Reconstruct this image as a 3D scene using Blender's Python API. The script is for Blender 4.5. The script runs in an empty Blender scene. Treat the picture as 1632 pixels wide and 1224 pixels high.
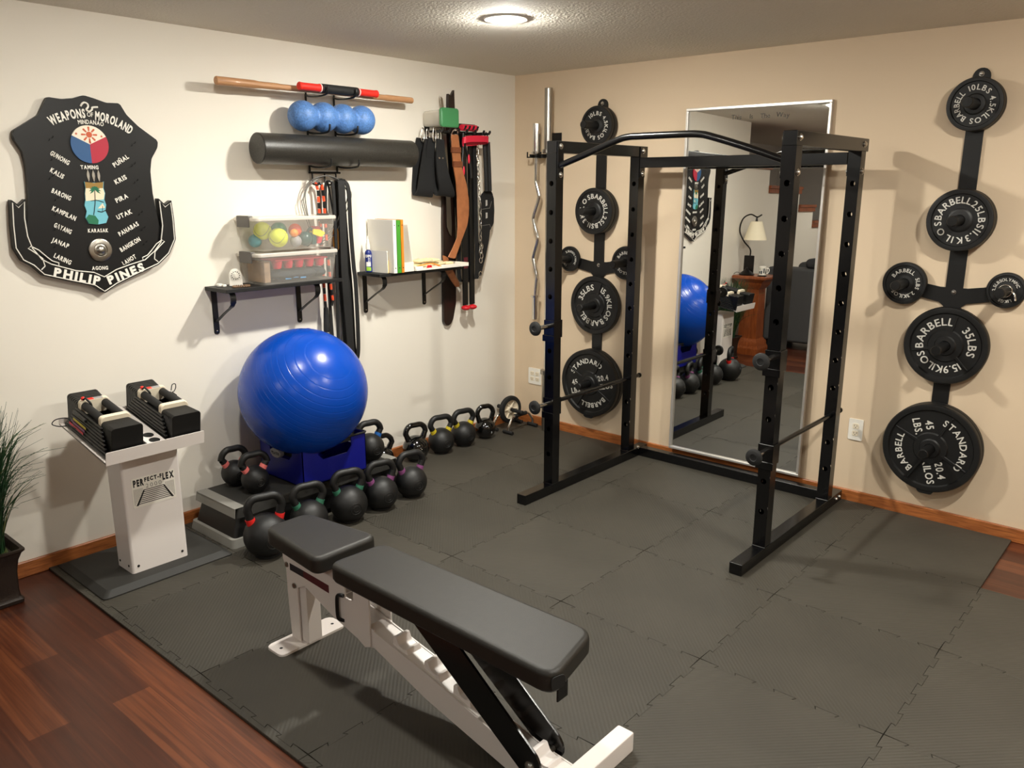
import bpy, bmesh, math, random
from mathutils import Vector as V, Matrix as Mx
random.seed(7)
C = bpy.context.scene
COL = C.collection
PI = math.pi
R = math.radians

# ------------------------------------------------------------------ camera, view, world
cam_d = bpy.data.cameras.new('camera')
cam = bpy.data.objects.new('camera', cam_d)
COL.objects.link(cam)
cam_d.sensor_width = 36.0
cam_d.lens = 28.64
cam_d.clip_start = 0.05
def cam_pose(yaw, pitch, roll, loc):
    f = V((-math.sin(yaw)*math.cos(pitch), math.cos(yaw)*math.cos(pitch), -math.sin(pitch)))
    r = V((math.cos(yaw), math.sin(yaw), 0)); u = r.cross(f)
    c, s = math.cos(roll), math.sin(roll)
    r, u = c*r+s*u, -s*r+c*u
    m = Mx((r, u, -f)).transposed().to_4x4(); m.translation = loc
    return m
cam.matrix_world = cam_pose(0.7183, 0.2385, 0.00076, V((3.8024, -4.3797, 1.6828)))
C.camera = cam
C.view_settings.view_transform = 'Standard'
C.view_settings.look = 'None'
C.view_settings.exposure = 0.0
C.view_settings.gamma = 1.0
C.view_settings.use_curve_mapping = False
C.cycles.use_denoising = True
C.cycles.max_bounces = 10
C.cycles.diffuse_bounces = 6
C.cycles.glossy_bounces = 5
C.cycles.transparent_max_bounces = 16
C.cycles.caustics_reflective = True
C.cycles.sample_clamp_indirect = 6.0
world = bpy.data.worlds.new('world'); C.world = world
world.use_nodes = True
world.node_tree.nodes['Background'].inputs[0].default_value = (0.05, 0.045, 0.04, 1)
world.node_tree.nodes['Background'].inputs[1].default_value = 0.3
H = 2.40                                   # ceiling height
BULB = 1350.0                               # brightness of each recessed bulb
BULB_COL = (1.0, 0.97, 0.88)
CANS = [(1.23, -1.48, 1.1), (3.76, -1.47, 1.0), (1.23, -2.86, 0.5), (3.72, -2.92, 0.6), (1.23, -6.2, 0.5), (3.74, -6.2, 0.5)]   # x, y, share of full brightness

# ------------------------------------------------------------------ materials
def lin(c):
    return tuple(((v/255)/12.92 if v/255 <= 0.04045 else (((v/255)+0.055)/1.055)**2.4) for v in c)
MATS = {}
def mat(name, rgb, rough=0.5, metal=0.0, bump=None, vary=None, coat=0.0, spec=0.5, emit=None, alpha=None, sheen=0):
    """rgb in 0-255 sRGB; bump=(scale, strength[, distance]); vary=(scale, amount)"""
    if name in MATS: return MATS[name]
    m = bpy.data.materials.new(name); m.use_nodes = True
    nt = m.node_tree; b = nt.nodes['Principled BSDF']
    col = lin(rgb)+(1,)
    b.inputs['Base Color'].default_value = col
    b.inputs['Roughness'].default_value = rough
    b.inputs['Metallic'].default_value = metal
    b.inputs['Coat Weight'].default_value = coat
    b.inputs['Specular IOR Level'].default_value = spec
    if sheen: b.inputs['Sheen Weight'].default_value = sheen
    if emit:
        b.inputs['Emission Color'].default_value = tuple(emit[0])+(1,); b.inputs['Emission Strength'].default_value = emit[1]
    if alpha is not None: b.inputs['Alpha'].default_value = alpha
    if bump or vary:
        tc = nt.nodes.new('ShaderNodeTexCoord')
    if bump:
        n = nt.nodes.new('ShaderNodeTexNoise'); n.inputs['Scale'].default_value = bump[0]; n.inputs['Detail'].default_value = 3
        bp = nt.nodes.new('ShaderNodeBump'); bp.inputs['Strength'].default_value = bump[1]
        bp.inputs['Distance'].default_value = bump[2] if len(bump) > 2 else 0.002
        nt.links.new(tc.outputs['Object'], n.inputs['Vector']); nt.links.new(n.outputs['Fac'], bp.inputs['Height'])
        nt.links.new(bp.outputs['Normal'], b.inputs['Normal'])
    if vary:
        n2 = nt.nodes.new('ShaderNodeTexNoise'); n2.inputs['Scale'].default_value = vary[0]; n2.inputs['Detail'].default_value = 4
        rp = nt.nodes.new('ShaderNodeMapRange'); rp.inputs[1].default_value = 0.3; rp.inputs[2].default_value = 0.7
        rp.inputs[3].default_value = 1-vary[1]; rp.inputs[4].default_value = 1+vary[1]
        mx = nt.nodes.new('ShaderNodeVectorMath'); mx.operation = 'SCALE'; mx.inputs[0].default_value = col[:3]
        nt.links.new(tc.outputs['Object'], n2.inputs['Vector']); nt.links.new(n2.outputs['Fac'], rp.inputs[0])
        nt.links.new(rp.outputs[0], mx.inputs['Scale']); nt.links.new(mx.outputs[0], b.inputs['Base Color'])
    MATS[name] = m
    return m
def clear_plastic(name, tint, haze):
    m = bpy.data.materials.new(name); m.use_nodes = True; nt = m.node_tree
    out = nt.nodes['Material Output']; b = nt.nodes['Principled BSDF']
    b.inputs['Base Color'].default_value = lin(tint)+(1,); b.inputs['Roughness'].default_value = 0.25
    tr = nt.nodes.new('ShaderNodeBsdfTransparent'); mx = nt.nodes.new('ShaderNodeMixShader')
    mx.inputs[0].default_value = haze
    nt.links.new(tr.outputs[0], mx.inputs[1]); nt.links.new(b.outputs[0], mx.inputs[2]); nt.links.new(mx.outputs[0], out.inputs[0])
    MATS[name] = m; return m
def wood_mat(name, dark, light, scale=(1, 12, 12), rough=0.4, coat=0.2):
    m = bpy.data.materials.new(name); m.use_nodes = True; nt = m.node_tree; b = nt.nodes['Principled BSDF']
    tc = nt.nodes.new('ShaderNodeTexCoord'); mp = nt.nodes.new('ShaderNodeMapping'); mp.inputs['Scale'].default_value = scale
    n = nt.nodes.new('ShaderNodeTexNoise'); n.inputs['Scale'].default_value = 4; n.inputs['Detail'].default_value = 6; n.inputs['Distortion'].default_value = 0.4
    cr = nt.nodes.new('ShaderNodeValToRGB'); cr.color_ramp.elements[0].color = lin(dark)+(1,); cr.color_ramp.elements[1].color = lin(light)+(1,)
    cr.color_ramp.elements[0].position = 0.3; cr.color_ramp.elements[1].position = 0.7
    nt.links.new(tc.outputs['Object'], mp.inputs[0]); nt.links.new(mp.outputs[0], n.inputs['Vector']); nt.links.new(n.outputs['Fac'], cr.inputs[0])
    nt.links.new(cr.outputs[0], b.inputs['Base Color']); b.inputs['Roughness'].default_value = rough; b.inputs['Coat Weight'].default_value = coat
    MATS[name] = m; return m

# ------------------------------------------------------------------ mesh builder
class B:
    def __init__(s): s.bm = bmesh.new(); s.slot = 0
    def _tag(s, fs):
        for f in fs: f.material_index = s.slot
    def box(s, x0, x1, y0, y1, z0, z1, bev=0.0, seg=2, M=None):
        vs = bmesh.ops.create_cube(s.bm, size=1)['verts']
        for v in vs: v.co = V(((x0+x1)/2+v.co.x*(x1-x0), (y0+y1)/2+v.co.y*(y1-y0), (z0+z1)/2+v.co.z*(z1-z0)))
        if bev:
            es = list({e for v in vs for e in v.link_edges})
            g = bmesh.ops.bevel(s.bm, geom=es, offset=bev, segments=seg, affect='EDGES', profile=0.5, clamp_overlap=True)
            vs = list({v for f in g['faces'] for v in f.verts} | {v for v in vs if v.is_valid})
        fs = {f for v in vs for f in v.link_faces}
        s._tag(fs)
        if M is not None:
            for v in {v for f in fs for v in f.verts}: v.co = M @ v.co
        return s
    def rings(s, rings, cap=True, closed=False):
        L = [[s.bm.verts.new(p) for p in r] for r in rings]
        n = len(L[0]); fs = []
        pairs = list(zip(L, L[1:])) + ([(L[-1], L[0])] if closed else [])
        for a, b in pairs:
            for i in range(n):
                j = (i+1) % n
                fs.append(s.bm.faces.new((a[i], a[j], b[j], b[i])))
        if cap and not closed:
            fs.append(s.bm.faces.new(L[0][::-1])); fs.append(s.bm.faces.new(L[-1]))
        s._tag(fs); return s
    def lathe(s, prof, org=(0, 0, 0), axis=(0, 0, 1), n=32, sx=1, sy=1):
        """prof: list of (radius, height along axis)"""
        ax = V(axis).normalized(); t = V((0, 0, 1)) if abs(ax.z) < .9 else V((1, 0, 0))
        u = t.cross(ax).normalized(); w = ax.cross(u); o = V(org)
        rs = []
        for r, h in prof:
            r = max(r, 1e-4)
            rs.append([o+ax*h+(u*math.cos(2*PI*i/n)*sx+w*math.sin(2*PI*i/n)*sy)*r for i in range(n)])
        return s.rings(rs)
    def cyl(s, p0, p1, r, r1=None, n=24, bev=0.0):
        p0, p1 = V(p0), V(p1); d = p1-p0; L = d.length; r1 = r if r1 is None else r1
        if bev: pr = [(r-bev, 0), (r-bev*.3, bev*.3), (r, bev), (r1, L-bev), (r1-bev*.3, L-bev*.3), (r1-bev, L)]
        else: pr = [(r, 0), (r1, L)]
        return s.lathe(pr, p0, d, n)
    def tube(s, pts, r, n=12, closed=False, cap=True, flat=None):
        """sweep a circle (or ellipse flat=(rx, ry, side vector)) along pts"""
        pts = [V(p) for p in pts]; m = len(pts); rs = []
        T = []
        for i in range(m):
            a = pts[i-1] if (i > 0 or closed) else pts[i]
            b = pts[(i+1) % m] if (i < m-1 or closed) else pts[i]
            T.append((b-a).normalized())
        up = V((0, 0, 1)) if abs(T[0].z) < .9 else V((1, 0, 0))
        u = T[0].cross(up).normalized()
        for i in range(m):
            u = (u-T[i]*u.dot(T[i])).normalized() if (u-T[i]*u.dot(T[i])).length > 1e-6 else u
            w = T[i].cross(u)
            rr = r[i] if isinstance(r, (list, tuple)) else r
            rs.append([pts[i]+(u*math.cos(2*PI*k/n)+w*math.sin(2*PI*k/n))*rr for k in range(n)])
        return s.rings(rs, cap, closed)
    def strip(s, pts, side, w, t, closed=False):
        """flat band of width w along fixed side vector and thickness t following pts"""
        pts = [V(p) for p in pts]; sd = V(side).normalized(); m = len(pts); rs = []
        for i in range(m):
            a = pts[i-1] if (i > 0 or closed) else pts[i]
            b = pts[(i+1) % m] if (i < m-1 or closed) else pts[i]
            nn = (b-a).normalized().cross(sd).normalized()
            ww = w[i] if isinstance(w, (list, tuple)) else w
            rs.append([pts[i]+sd*ww/2+nn*t/2, pts[i]-sd*ww/2+nn*t/2, pts[i]-sd*ww/2-nn*t/2, pts[i]+sd*ww/2-nn*t/2])
        return s.rings(rs, True, closed)
    def prism(s, poly, d, M=Mx(), bev=0.0, seg=2, z0=0.0):
        """polygon (x, y) extruded z0..z0+d then mapped by M"""
        lo = [s.bm.verts.new((p[0], p[1], z0)) for p in poly]; hi = [s.bm.verts.new((p[0], p[1], z0+d)) for p in poly]
        n = len(poly)
        fs = [s.bm.faces.new(lo[::-1]), s.bm.faces.new(hi)]
        top = fs[1]
        for i in range(n):
            j = (i+1) % n; fs.append(s.bm.faces.new((lo[i], lo[j], hi[j], hi[i])))
        allv = set(lo+hi)
        if bev:
            es = list(top.edges)
            g = bmesh.ops.bevel(s.bm, geom=es, offset=bev, segments=seg, affect='EDGES', profile=0.5, clamp_overlap=True)
            allv = {v for v in allv if v.is_valid} | {v for f in g['faces'] for v in f.verts}
        fs = {f for v in allv for f in v.link_faces}
        s._tag(fs)
        for v in allv: v.co = M @ v.co
        return s
    def sphere(s, c, r, sx=1, sy=1, sz=1, u=24, v=16, M=None):
        vs = bmesh.ops.create_uvsphere(s.bm, u_segments=u, v_segments=v, radius=r)['verts']
        for q in vs:
            q.co = V((q.co.x*sx, q.co.y*sy, q.co.z*sz))
            if M is not None: q.co = M @ q.co
            q.co = q.co+V(c)
        s._tag({f for q in vs for f in q.link_faces}); return s
    def raw(s, verts, faces, M=Mx()):
        L = [s.bm.verts.new(M @ V(v)) for v in verts]
        fs = []
        for f in faces:
            try: fs.append(s.bm.faces.new([L[i] for i in f]))
            except ValueError: pass
        s._tag(fs); return s

ROOT = {}
def finish(name, b, m, smooth=35, recalc=True):
    if recalc: bmesh.ops.recalc_face_normals(b.bm, faces=b.bm.faces)
    for f in b.bm.faces: f.smooth = True
    if smooth < 180:
        lim = R(smooth)
        for e in b.bm.edges:
            if len(e.link_faces) == 2:
                e.smooth = e.calc_face_angle(0) < lim
            else: e.smooth = False
    me = bpy.data.meshes.new(name); b.bm.to_mesh(me); b.bm.free()
    for x in (m if isinstance(m, (list, tuple)) else [m]): me.materials.append(MATS[x] if isinstance(x, str) else x)
    return me
def link(name, me, parent=None):
    o = bpy.data.objects.new(name, me); COL.objects.link(o)
    w = o.modifiers.new('weighted normals', 'WEIGHTED_NORMAL'); w.keep_sharp = True; w.weight = 60
    if parent is not None: o.parent = parent
    return o
def tag(o, label, cat, group=None, kind=None):
    if label: o['label'] = label
    if cat: o['category'] = cat
    if group: o['group'] = group
    if kind: o['kind'] = kind
    return o
def thing(name, label, cat, loc=(0, 0, 0), rz=0.0, group=None, M=None):
    o = bpy.data.objects.new(name, None); COL.objects.link(o); o.empty_display_size = 0.05
    m = M if M is not None else Mx.Translation(V(loc)) @ Mx.Rotation(rz, 4, 'Z')
    o.matrix_world = m; ROOT[o.name] = m.copy()
    return tag(o, label, cat, group)
def part(name, b, m, parent, smooth=35, local=False, label=None, recalc=True):
    M0 = ROOT[parent.name]
    if not local:
        inv = M0.inverted()
        for v in b.bm.verts: v.co = inv @ v.co
    o = link(name, finish(name, b, m, smooth, recalc), parent)
    ROOT[o.name] = M0
    if label: o['label'] = label
    return o
def solo(name, b, m, label, cat, loc=(0, 0, 0), group=None, smooth=35, kind=None, recalc=True):
    for v in b.bm.verts: v.co -= V(loc)
    o = link(name, finish(name, b, m, smooth, recalc)); o.location = loc
    ROOT[o.name] = Mx.Translation(V(loc))
    return tag(o, label, cat, group, kind)
def struct(name, b, m, smooth=35):
    o = link(name, finish(name, b, m, smooth)); o['kind'] = 'structure'; ROOT[o.name] = Mx(); return o
def dup(root, M, label=None, group=None):
    r = root.copy(); COL.objects.link(r); r.matrix_world = M
    if label: r['label'] = label
    if group: r['group'] = group
    ROOT[r.name] = M.copy()
    for ch in list(root.children):
        c = ch.copy(); COL.objects.link(c); c.parent = r
        for g in list(ch.children):
            d = g.copy(); COL.objects.link(d); d.parent = c
    return r
def cat_rom(pts, k=6, closed=False):
    P = [V(p) for p in pts]; n = len(P); out = []
    rng = range(n) if closed else range(n-1)
    for i in rng:
        p1, p2 = P[i], P[(i+1) % n]
        p0 = P[i-1] if (i > 0 or closed) else p1*2-p2
        p3 = P[(i+2) % n] if (i < n-2 or closed) else p2*2-p1
        for j in range(k):
            t = j/k
            out.append(0.5*((2*p1)+(p2-p0)*t+(2*p0-5*p1+4*p2-p3)*t*t+(3*p1-p0-3*p2+p3)*t**3))
    if not closed: out.append(P[-1])
    return out
def rrect(x0, x1, y0, y1, r, k=5):
    out = []
    for cx, cy, a in ((x1-r, y1-r, 0), (x0+r, y1-r, 90), (x0+r, y0+r, 180), (x1-r, y0+r, 270)):
        for i in range(k+1):
            t = R(a+90*i/k); out.append((cx+r*math.cos(t), cy+r*math.sin(t)))
    return out
def rpoly(pts, r, k=5):
    """round the corners of a polygon"""
    out = []; n = len(pts)
    for i in range(n):
        p = V(pts[i]+(0,)) if len(pts[i]) == 2 else V(pts[i]); a = V(pts[i-1]+(0,)); b = V(pts[(i+1) % n]+(0,))
        rr = r[i] if isinstance(r, (list, tuple)) else r
        if rr <= 0: out.append((p.x, p.y)); continue
        da, db = (a-p).normalized(), (b-p).normalized(); d = min(rr, (a-p).length*.48, (b-p).length*.48)
        q0, q1 = p+da*d, p+db*d
        for j in range(k+1):
            t = j/k; q = q0*(1-t)**2+p*2*t*(1-t)+q1*t*t; out.append((q.x, q.y))
    return out
# frames: local x = viewer's right, y = up, z = out of the wall
def frame(o, x, y):
    x = V(x).normalized(); y = V(y).normalized(); z = x.cross(y)
    m = Mx((x, y, z)).transposed().to_4x4(); m.translation = V(o); return m
def TAN(x, y, z): return frame((x, y, z), (1, 0, 0), (0, 0, 1))
def WHT(x, y, z): return frame((x, y, z), (0, 1, 0), (0, 0, 1))

# ------------------------------------------------------------------ lettering
GL = {}
def glyph(ch, bold):
    key = (ch, bold)
    if key in GL: return GL[key]
    cu = bpy.data.curves.new('g', 'FONT'); cu.body = ch; cu.size = 1.0; cu.offset = bold; cu.resolution_u = 3; cu.extrude = 0.02; cu.fill_mode = 'FRONT'
    ob = bpy.data.objects.new('g', cu); COL.objects.link(ob)
    dg = bpy.context.evaluated_depsgraph_get(); dg.update()
    me = bpy.data.meshes.new_from_object(ob.evaluated_get(dg))
    vs = [tuple(v.co) for v in me.vertices]; fs = [tuple(p.vertices) for p in me.polygons]
    x0 = min((v[0] for v in vs), default=0); x1 = max((v[0] for v in vs), default=.3)
    bpy.data.objects.remove(ob); bpy.data.meshes.remove(me); bpy.data.curves.remove(cu)
    GL[key] = (vs, fs, x0, x1); return GL[key]
def adv(ch, bold, gap):
    if ch == ' ': return 0.35
    g = glyph(ch, bold); return g[3]-g[2]+gap
def text_line(b, s, size, M, bold=0.02, gap=0.12, sx=1.0, depth=0.02, align='C'):
    tot = sum(adv(c, bold, gap) for c in s)-gap; x = {'C': -tot/2, 'L': 0, 'R': -tot}[align]
    for c in s:
        if c != ' ':
            vs, fs, x0, x1 = glyph(c, bold)
            T = M @ Mx.Diagonal((size*sx, size, depth/0.04, 1)) @ Mx.Translation((x-x0, -0.35, 0))
            b.raw(vs, fs, T)
        x += adv(c, bold, gap)
    return tot*size*sx
def text_arc(b, s, size, M, rad, start=None, mid=None, span=None, bold=0.02, gap=0.12, sx=1.0, inward=False, depth=0.02):
    """letters around a circle; angles clockwise from the top in degrees"""
    A = [adv(c, bold, gap)*size*sx for c in s]; tot = sum(A)
    k = (R(span)/(tot/rad)) if span else 1.0
    if k < 1: sx *= k; A = [q*k for q in A]; k = 1.0
    tot = sum(A)
    ang = R(start) if start is not None else R(mid)-(-1 if inward else 1)*tot*k/rad/2
    for c, a in zip(s, A):
        da = a*k/rad/2*(-1 if inward else 1); ang += da
        if c != ' ':
            vs, fs, x0, x1 = glyph(c, bold)
            T = M @ Mx.Rotation(-ang, 4, 'Z') @ Mx.Translation((0, rad, 0)) @ (Mx.Rotation(PI, 4, 'Z') if inward else Mx()) @ Mx.Diagonal((size*sx, size, depth/0.04, 1)) @ Mx.Translation((-(x0+x1)/2, -0.35, 0))
            b.raw(vs, fs, T)
        ang += da
# ------------------------------------------------------------------ shared materials
mat('white paint', (232, 226, 214), 0.75, bump=(220, 0.12, 0.001))
mat('tan paint', (211, 190, 162), 0.75, bump=(220, 0.15, 0.001))
mat('grey paint', (176, 170, 164), 0.75)
mat('ceiling texture', (226, 220, 208), 0.9, bump=(75, 0.9, 0.006))
wood_mat('oak trim', (128, 70, 32), (176, 106, 54), (3, 3, 30), 0.4, 0.3)
mat('black gloss', (6, 6, 7), 0.22, spec=0.5)
mat('black satin', (10, 10, 10), 0.42)
mat('black matte', (11, 11, 11), 0.6)
mat('iron plate', (11, 11, 11), 0.5, bump=(160, 0.25, 0.001))
mat('letter silver', (205, 202, 194), 0.4)
mat('chrome', (225, 222, 216), 0.14, 1.0)
mat('frame silver', (214, 210, 204), 0.35, 0.7)
mat('steel', (170, 166, 158), 0.3, 1.0)
mat('bolt zinc', (205, 202, 196), 0.25, 1.0)
mat('kettlebell coat', (15, 15, 15), 0.5, bump=(260, 0.3, 0.001))
mat('kettlebell enamel', (7, 7, 7), 0.12, coat=0.6)
mat('rubber', (22, 22, 22), 0.7)
mat('mat rubber', (38, 37, 34), 0.65, bump=(200, .2, .001))
mat('vinyl', (33, 31, 27), 0.5, bump=(420, 0.45, 0.001), vary=(40, 0.1))
mat('white enamel', (229, 222, 217), 0.35, bump=(90, 0.08, 0.001))
mat('foam roller', (44, 42, 38), 0.38, bump=(300, 0.5, 0.001), vary=(260, 0.6))
mat('blue foam', (82, 124, 184), 0.5, bump=(300, 0.4, 0.001), vary=(120, 0.3))
mat('crate blue', (16, 22, 128), 0.35)
mat('white plastic', (232, 228, 218), 0.4)
mat('cream plastic', (232, 220, 196), 0.45)
mat('grey rubber', (132, 130, 124), 0.6, bump=(300, 0.2, 0.001))
mat('red foam', (226, 40, 26), 0.55)
mat('red plastic', (196, 22, 34), 0.45)
mat('black fabric', (11, 11, 12), 0.85, bump=(500, 0.4, 0.001))
mat('printed black', (12, 12, 12), 0.6)
mat('white print', (238, 234, 224), 0.5)
for n, c in dict(pink=(232, 120, 116), red=(222, 36, 32), green=(52, 112, 88), purple=(128, 70, 118), blue=(30, 96, 172), yellow=(196, 176, 40)).items():
    mat('band '+n, c, 0.45)
wood_mat('pale wood', (164, 116, 78), (200, 152, 108), (30, 2, 30), 0.5, 0.1)
wood_mat('pedestal wood', (112, 52, 22), (150, 80, 38), (20, 20, 2), 0.35, 0.3)

def ball_mat():
    m = mat('ball blue', (0, 66, 170), 0.27, spec=0.4); nt = m.node_tree; L = nt.links.new; b = nt.nodes['Principled BSDF']
    tc = nt.nodes.new('ShaderNodeTexCoord'); dp = nt.nodes.new('ShaderNodeVectorMath'); dp.operation = 'DOT_PRODUCT'; dp.inputs[1].default_value = (.735, .02, .678)
    L(tc.outputs['Object'], dp.inputs[0])
    mu = nt.nodes.new('ShaderNodeMath'); mu.operation = 'PINGPONG'; mu.inputs[1].default_value = 0.0125; L(dp.outputs['Value'], mu.inputs[0])
    mr = nt.nodes.new('ShaderNodeMapRange'); mr.inputs[1].default_value = 0.0; mr.inputs[2].default_value = 0.0022; L(mu.outputs[0], mr.inputs[0])
    bp = nt.nodes.new('ShaderNodeBump'); bp.inputs['Strength'].default_value = 0.45; bp.inputs['Distance'].default_value = 0.0014
    L(mr.outputs[0], bp.inputs['Height']); L(bp.outputs['Normal'], b.inputs['Normal'])
ball_mat()
# laminate floor: planks run along x
def floor_mat():
    m = bpy.data.materials.new('wood floor'); m.use_nodes = True; nt = m.node_tree; b = nt.nodes['Principled BSDF']; L = nt.links.new
    tc = nt.nodes.new('ShaderNodeTexCoord')
    br = nt.nodes.new('ShaderNodeTexBrick'); br.offset = 0.37; br.offset_frequency = 2
    br.inputs['Scale'].default_value = 1.0; br.inputs['Mortar Size'].default_value = 0.0012; br.inputs['Brick Width'].default_value = 1.22; br.inputs['Row Height'].default_value = 0.128
    br.inputs['Color1'].default_value = (0, 0, 0, 1); br.inputs['Color2'].default_value = (1, 1, 1, 1); br.inputs['Mortar'].default_value = (0.3, 0.3, 0.3, 1)
    L(tc.outputs['Object'], br.inputs['Vector'])
    mp = nt.nodes.new('ShaderNodeMapping'); mp.inputs['Scale'].default_value = (1.2, 40, 1); L(tc.outputs['Object'], mp.inputs[0])
    n = nt.nodes.new('ShaderNodeTexNoise'); n.inputs['Scale'].default_value = 1.6; n.inputs['Detail'].default_value = 7; n.inputs['Distortion'].default_value = 0.6
    L(mp.outputs[0], n.inputs['Vector'])
    mixf = nt.nodes.new('ShaderNodeMath'); mixf.operation = 'MULTIPLY_ADD'; mixf.inputs[1].default_value = 0.42
    L(br.outputs['Color'], mixf.inputs[0]); L(n.outputs['Fac'], mixf.inputs[2])
    cr = nt.nodes.new('ShaderNodeValToRGB'); e = cr.color_ramp.elements
    e[0].position = 0.35; e[0].color = lin((58, 27, 17))+(1,); e[1].position = 1.15; e[1].color = lin((112, 62, 36))+(1,)
    k = cr.color_ramp.elements.new(0.7); k.color = lin((78, 39, 24))+(1,)
    L(mixf.outputs[0], cr.inputs[0]); L(cr.outputs[0], b.inputs['Base Color'])
    b.inputs['Roughness'].default_value = 0.33
    MATS['wood floor'] = m
floor_mat()
def tile_mat():
    m = bpy.data.materials.new('foam mat'); m.use_nodes = True; nt = m.node_tree; b = nt.nodes['Principled BSDF']; L = nt.links.new
    tc = nt.nodes.new('ShaderNodeTexCoord'); oi = nt.nodes.new('ShaderNodeObjectInfo')
    gt = nt.nodes.new('ShaderNodeMath'); gt.operation = 'GREATER_THAN'; gt.inputs[1].default_value = 0.5; L(oi.outputs['Random'], gt.inputs[0])
    an = nt.nodes.new('ShaderNodeMath'); an.operation = 'MULTIPLY'; an.inputs[1].default_value = PI/2; L(gt.outputs[0], an.inputs[0])
    vr = nt.nodes.new('ShaderNodeVectorRotate'); vr.rotation_type = 'Z_AXIS'; L(tc.outputs['Object'], vr.inputs['Vector']); L(an.outputs[0], vr.inputs['Angle'])
    wv = nt.nodes.new('ShaderNodeTexWave'); wv.bands_direction = 'DIAGONAL'; wv.inputs['Scale'].default_value = 34; wv.inputs['Distortion'].default_value = 0.0
    L(vr.outputs[0], wv.inputs['Vector'])
    bp = nt.nodes.new('ShaderNodeBump'); bp.inputs['Strength'].default_value = 0.55; bp.inputs['Distance'].default_value = 0.0012
    L(wv.outputs['Fac'], bp.inputs['Height']); L(bp.outputs['Normal'], b.inputs['Normal'])
    n = nt.nodes.new('ShaderNodeTexNoise'); n.inputs['Scale'].default_value = 3.0; n.inputs['Detail'].default_value = 5; L(tc.outputs['Object'], n.inputs['Vector'])
    ad = nt.nodes.new('ShaderNodeMath'); ad.operation = 'MULTIPLY_ADD'; ad.inputs[1].default_value = 0.35; L(oi.outputs['Random'], ad.inputs[0]); L(n.outputs['Fac'], ad.inputs[2])
    cr = nt.nodes.new('ShaderNodeValToRGB'); e = cr.color_ramp.elements
    e[0].position = 0.3; e[0].color = lin((53, 50, 43))+(1,); e[1].position = 1.0; e[1].color = lin((66, 62, 54))+(1,)
    L(ad.outputs[0], cr.inputs[0]); L(cr.outputs[0], b.inputs['Base Color']); b.inputs['Roughness'].default_value = 0.62
    b.inputs['Specular IOR Level'].default_value = 0.4
    MATS['foam mat'] = m
tile_mat()

# ------------------------------------------------------------------ the room
b = B(); b.box(-1.3, 6.2, -8.1, 0.12, -0.12, 0.0); struct('floor', b, 'wood floor')
b = B(); b.box(-1.3, 6.2, -8.1, 0.12, H, H+0.1); struct('ceiling', b, 'ceiling texture')
b = B()                                   # white wall; beyond y=-4.08 its top steps down beside the stairs
b.prism([(0.12, 0), (0.12, H), (-4.08, H), (-4.08, 1.99), (-4.69, 1.99), (-4.69, 1.74), (-5.67, 1.74), (-5.67, 1.53), (-6.2, 1.53), (-6.2, 1.33), (-8.1, 1.33), (-8.1, 0)], 0.12, frame((-0.12, 0, 0), (0, 1, 0), (0, 0, 1)))
struct('wall_left', b, 'white paint')
b = B(); b.box(-0.12, 6.2, 0.0, 0.12, 0, H); struct('wall_back', b, 'tan paint')
b = B(); b.box(6.1, 6.2, -8.1, 0.0, 0, H); struct('wall_right', b, 'tan paint')
b = B(); b.box(-1.3, 6.2, -8.1, -8.0, 0, H); struct('wall_front', b, 'grey paint')
b = B(); b.box(-1.3, -1.2, -8.0, 0.0, 0, H); struct('wall_stair', b, 'grey paint')
b = B(); b.box(-1.2, -0.12, -4.08, -3.98, 0, H); struct('wall_landing', b, 'grey paint')
b = B(); b.box(0.0, 0.016, -6.9, 0.0, 0.0, 0.072, 0.004, 1); struct('baseboard_left', b, 'oak trim')
b = B(); b.box(0.016, 6.1, -0.016, 0.0, 0.0, 0.072, 0.004, 1); struct('baseboard_back', b, 'oak trim')
for i, (y0, y1, z) in enumerate(((-4.73, -4.08, 1.99), (-5.71, -4.69, 1.74), (-6.24, -5.67, 1.53), (-8.0, -6.2, 1.33))):
    b = B(); b.box(-0.14, 0.03, y0, y1, z, z+0.035, 0.006); b.box(-0.135, 0.018, y0+.01, y1, z-0.05, z, 0.004)
    struct('trim_%d' % (i+1), b, 'pedestal wood')

# ------------------------------------------------------------------ recessed lights
for k in sorted({c[2] for c in CANS}): mat('bulb glow %d' % round(100*k), (255, 240, 215), 0.5, emit=(BULB_COL, BULB*k))
names = ['in front of the power rack, above the kettlebells', 'in front of the right plate tree', 'above the near end of the bench by the dumbbell stand', 'over the open mat right of the bench', 'over the sofa end of the room', 'over the far end of the room by the tan side wall']
def can_light(x, y, lab, m):
    t = thing('ceiling_light', 'round recessed ceiling light '+lab, 'ceiling light', (x, y, H), group='recessed ceiling lights')
    b = B(); b.lathe([(0.062, -0.001), (0.066, -0.006), (0.094, -0.005), (0.099, -0.0005)], (x, y, H), n=40); part('trim_ring', b, 'white plastic', t)
    b = B(); b.lathe([(0.061, -0.0005), (0.057, -0.008), (0.045, -0.014), (0.025, -0.0185), (0.0, -0.02)], (x, y, H), n=24); part('bulb', b, m, t, 180)
for (x, y, k), l in zip(CANS, names): can_light(x, y, l, 'bulb glow %d' % round(100*k))

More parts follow.
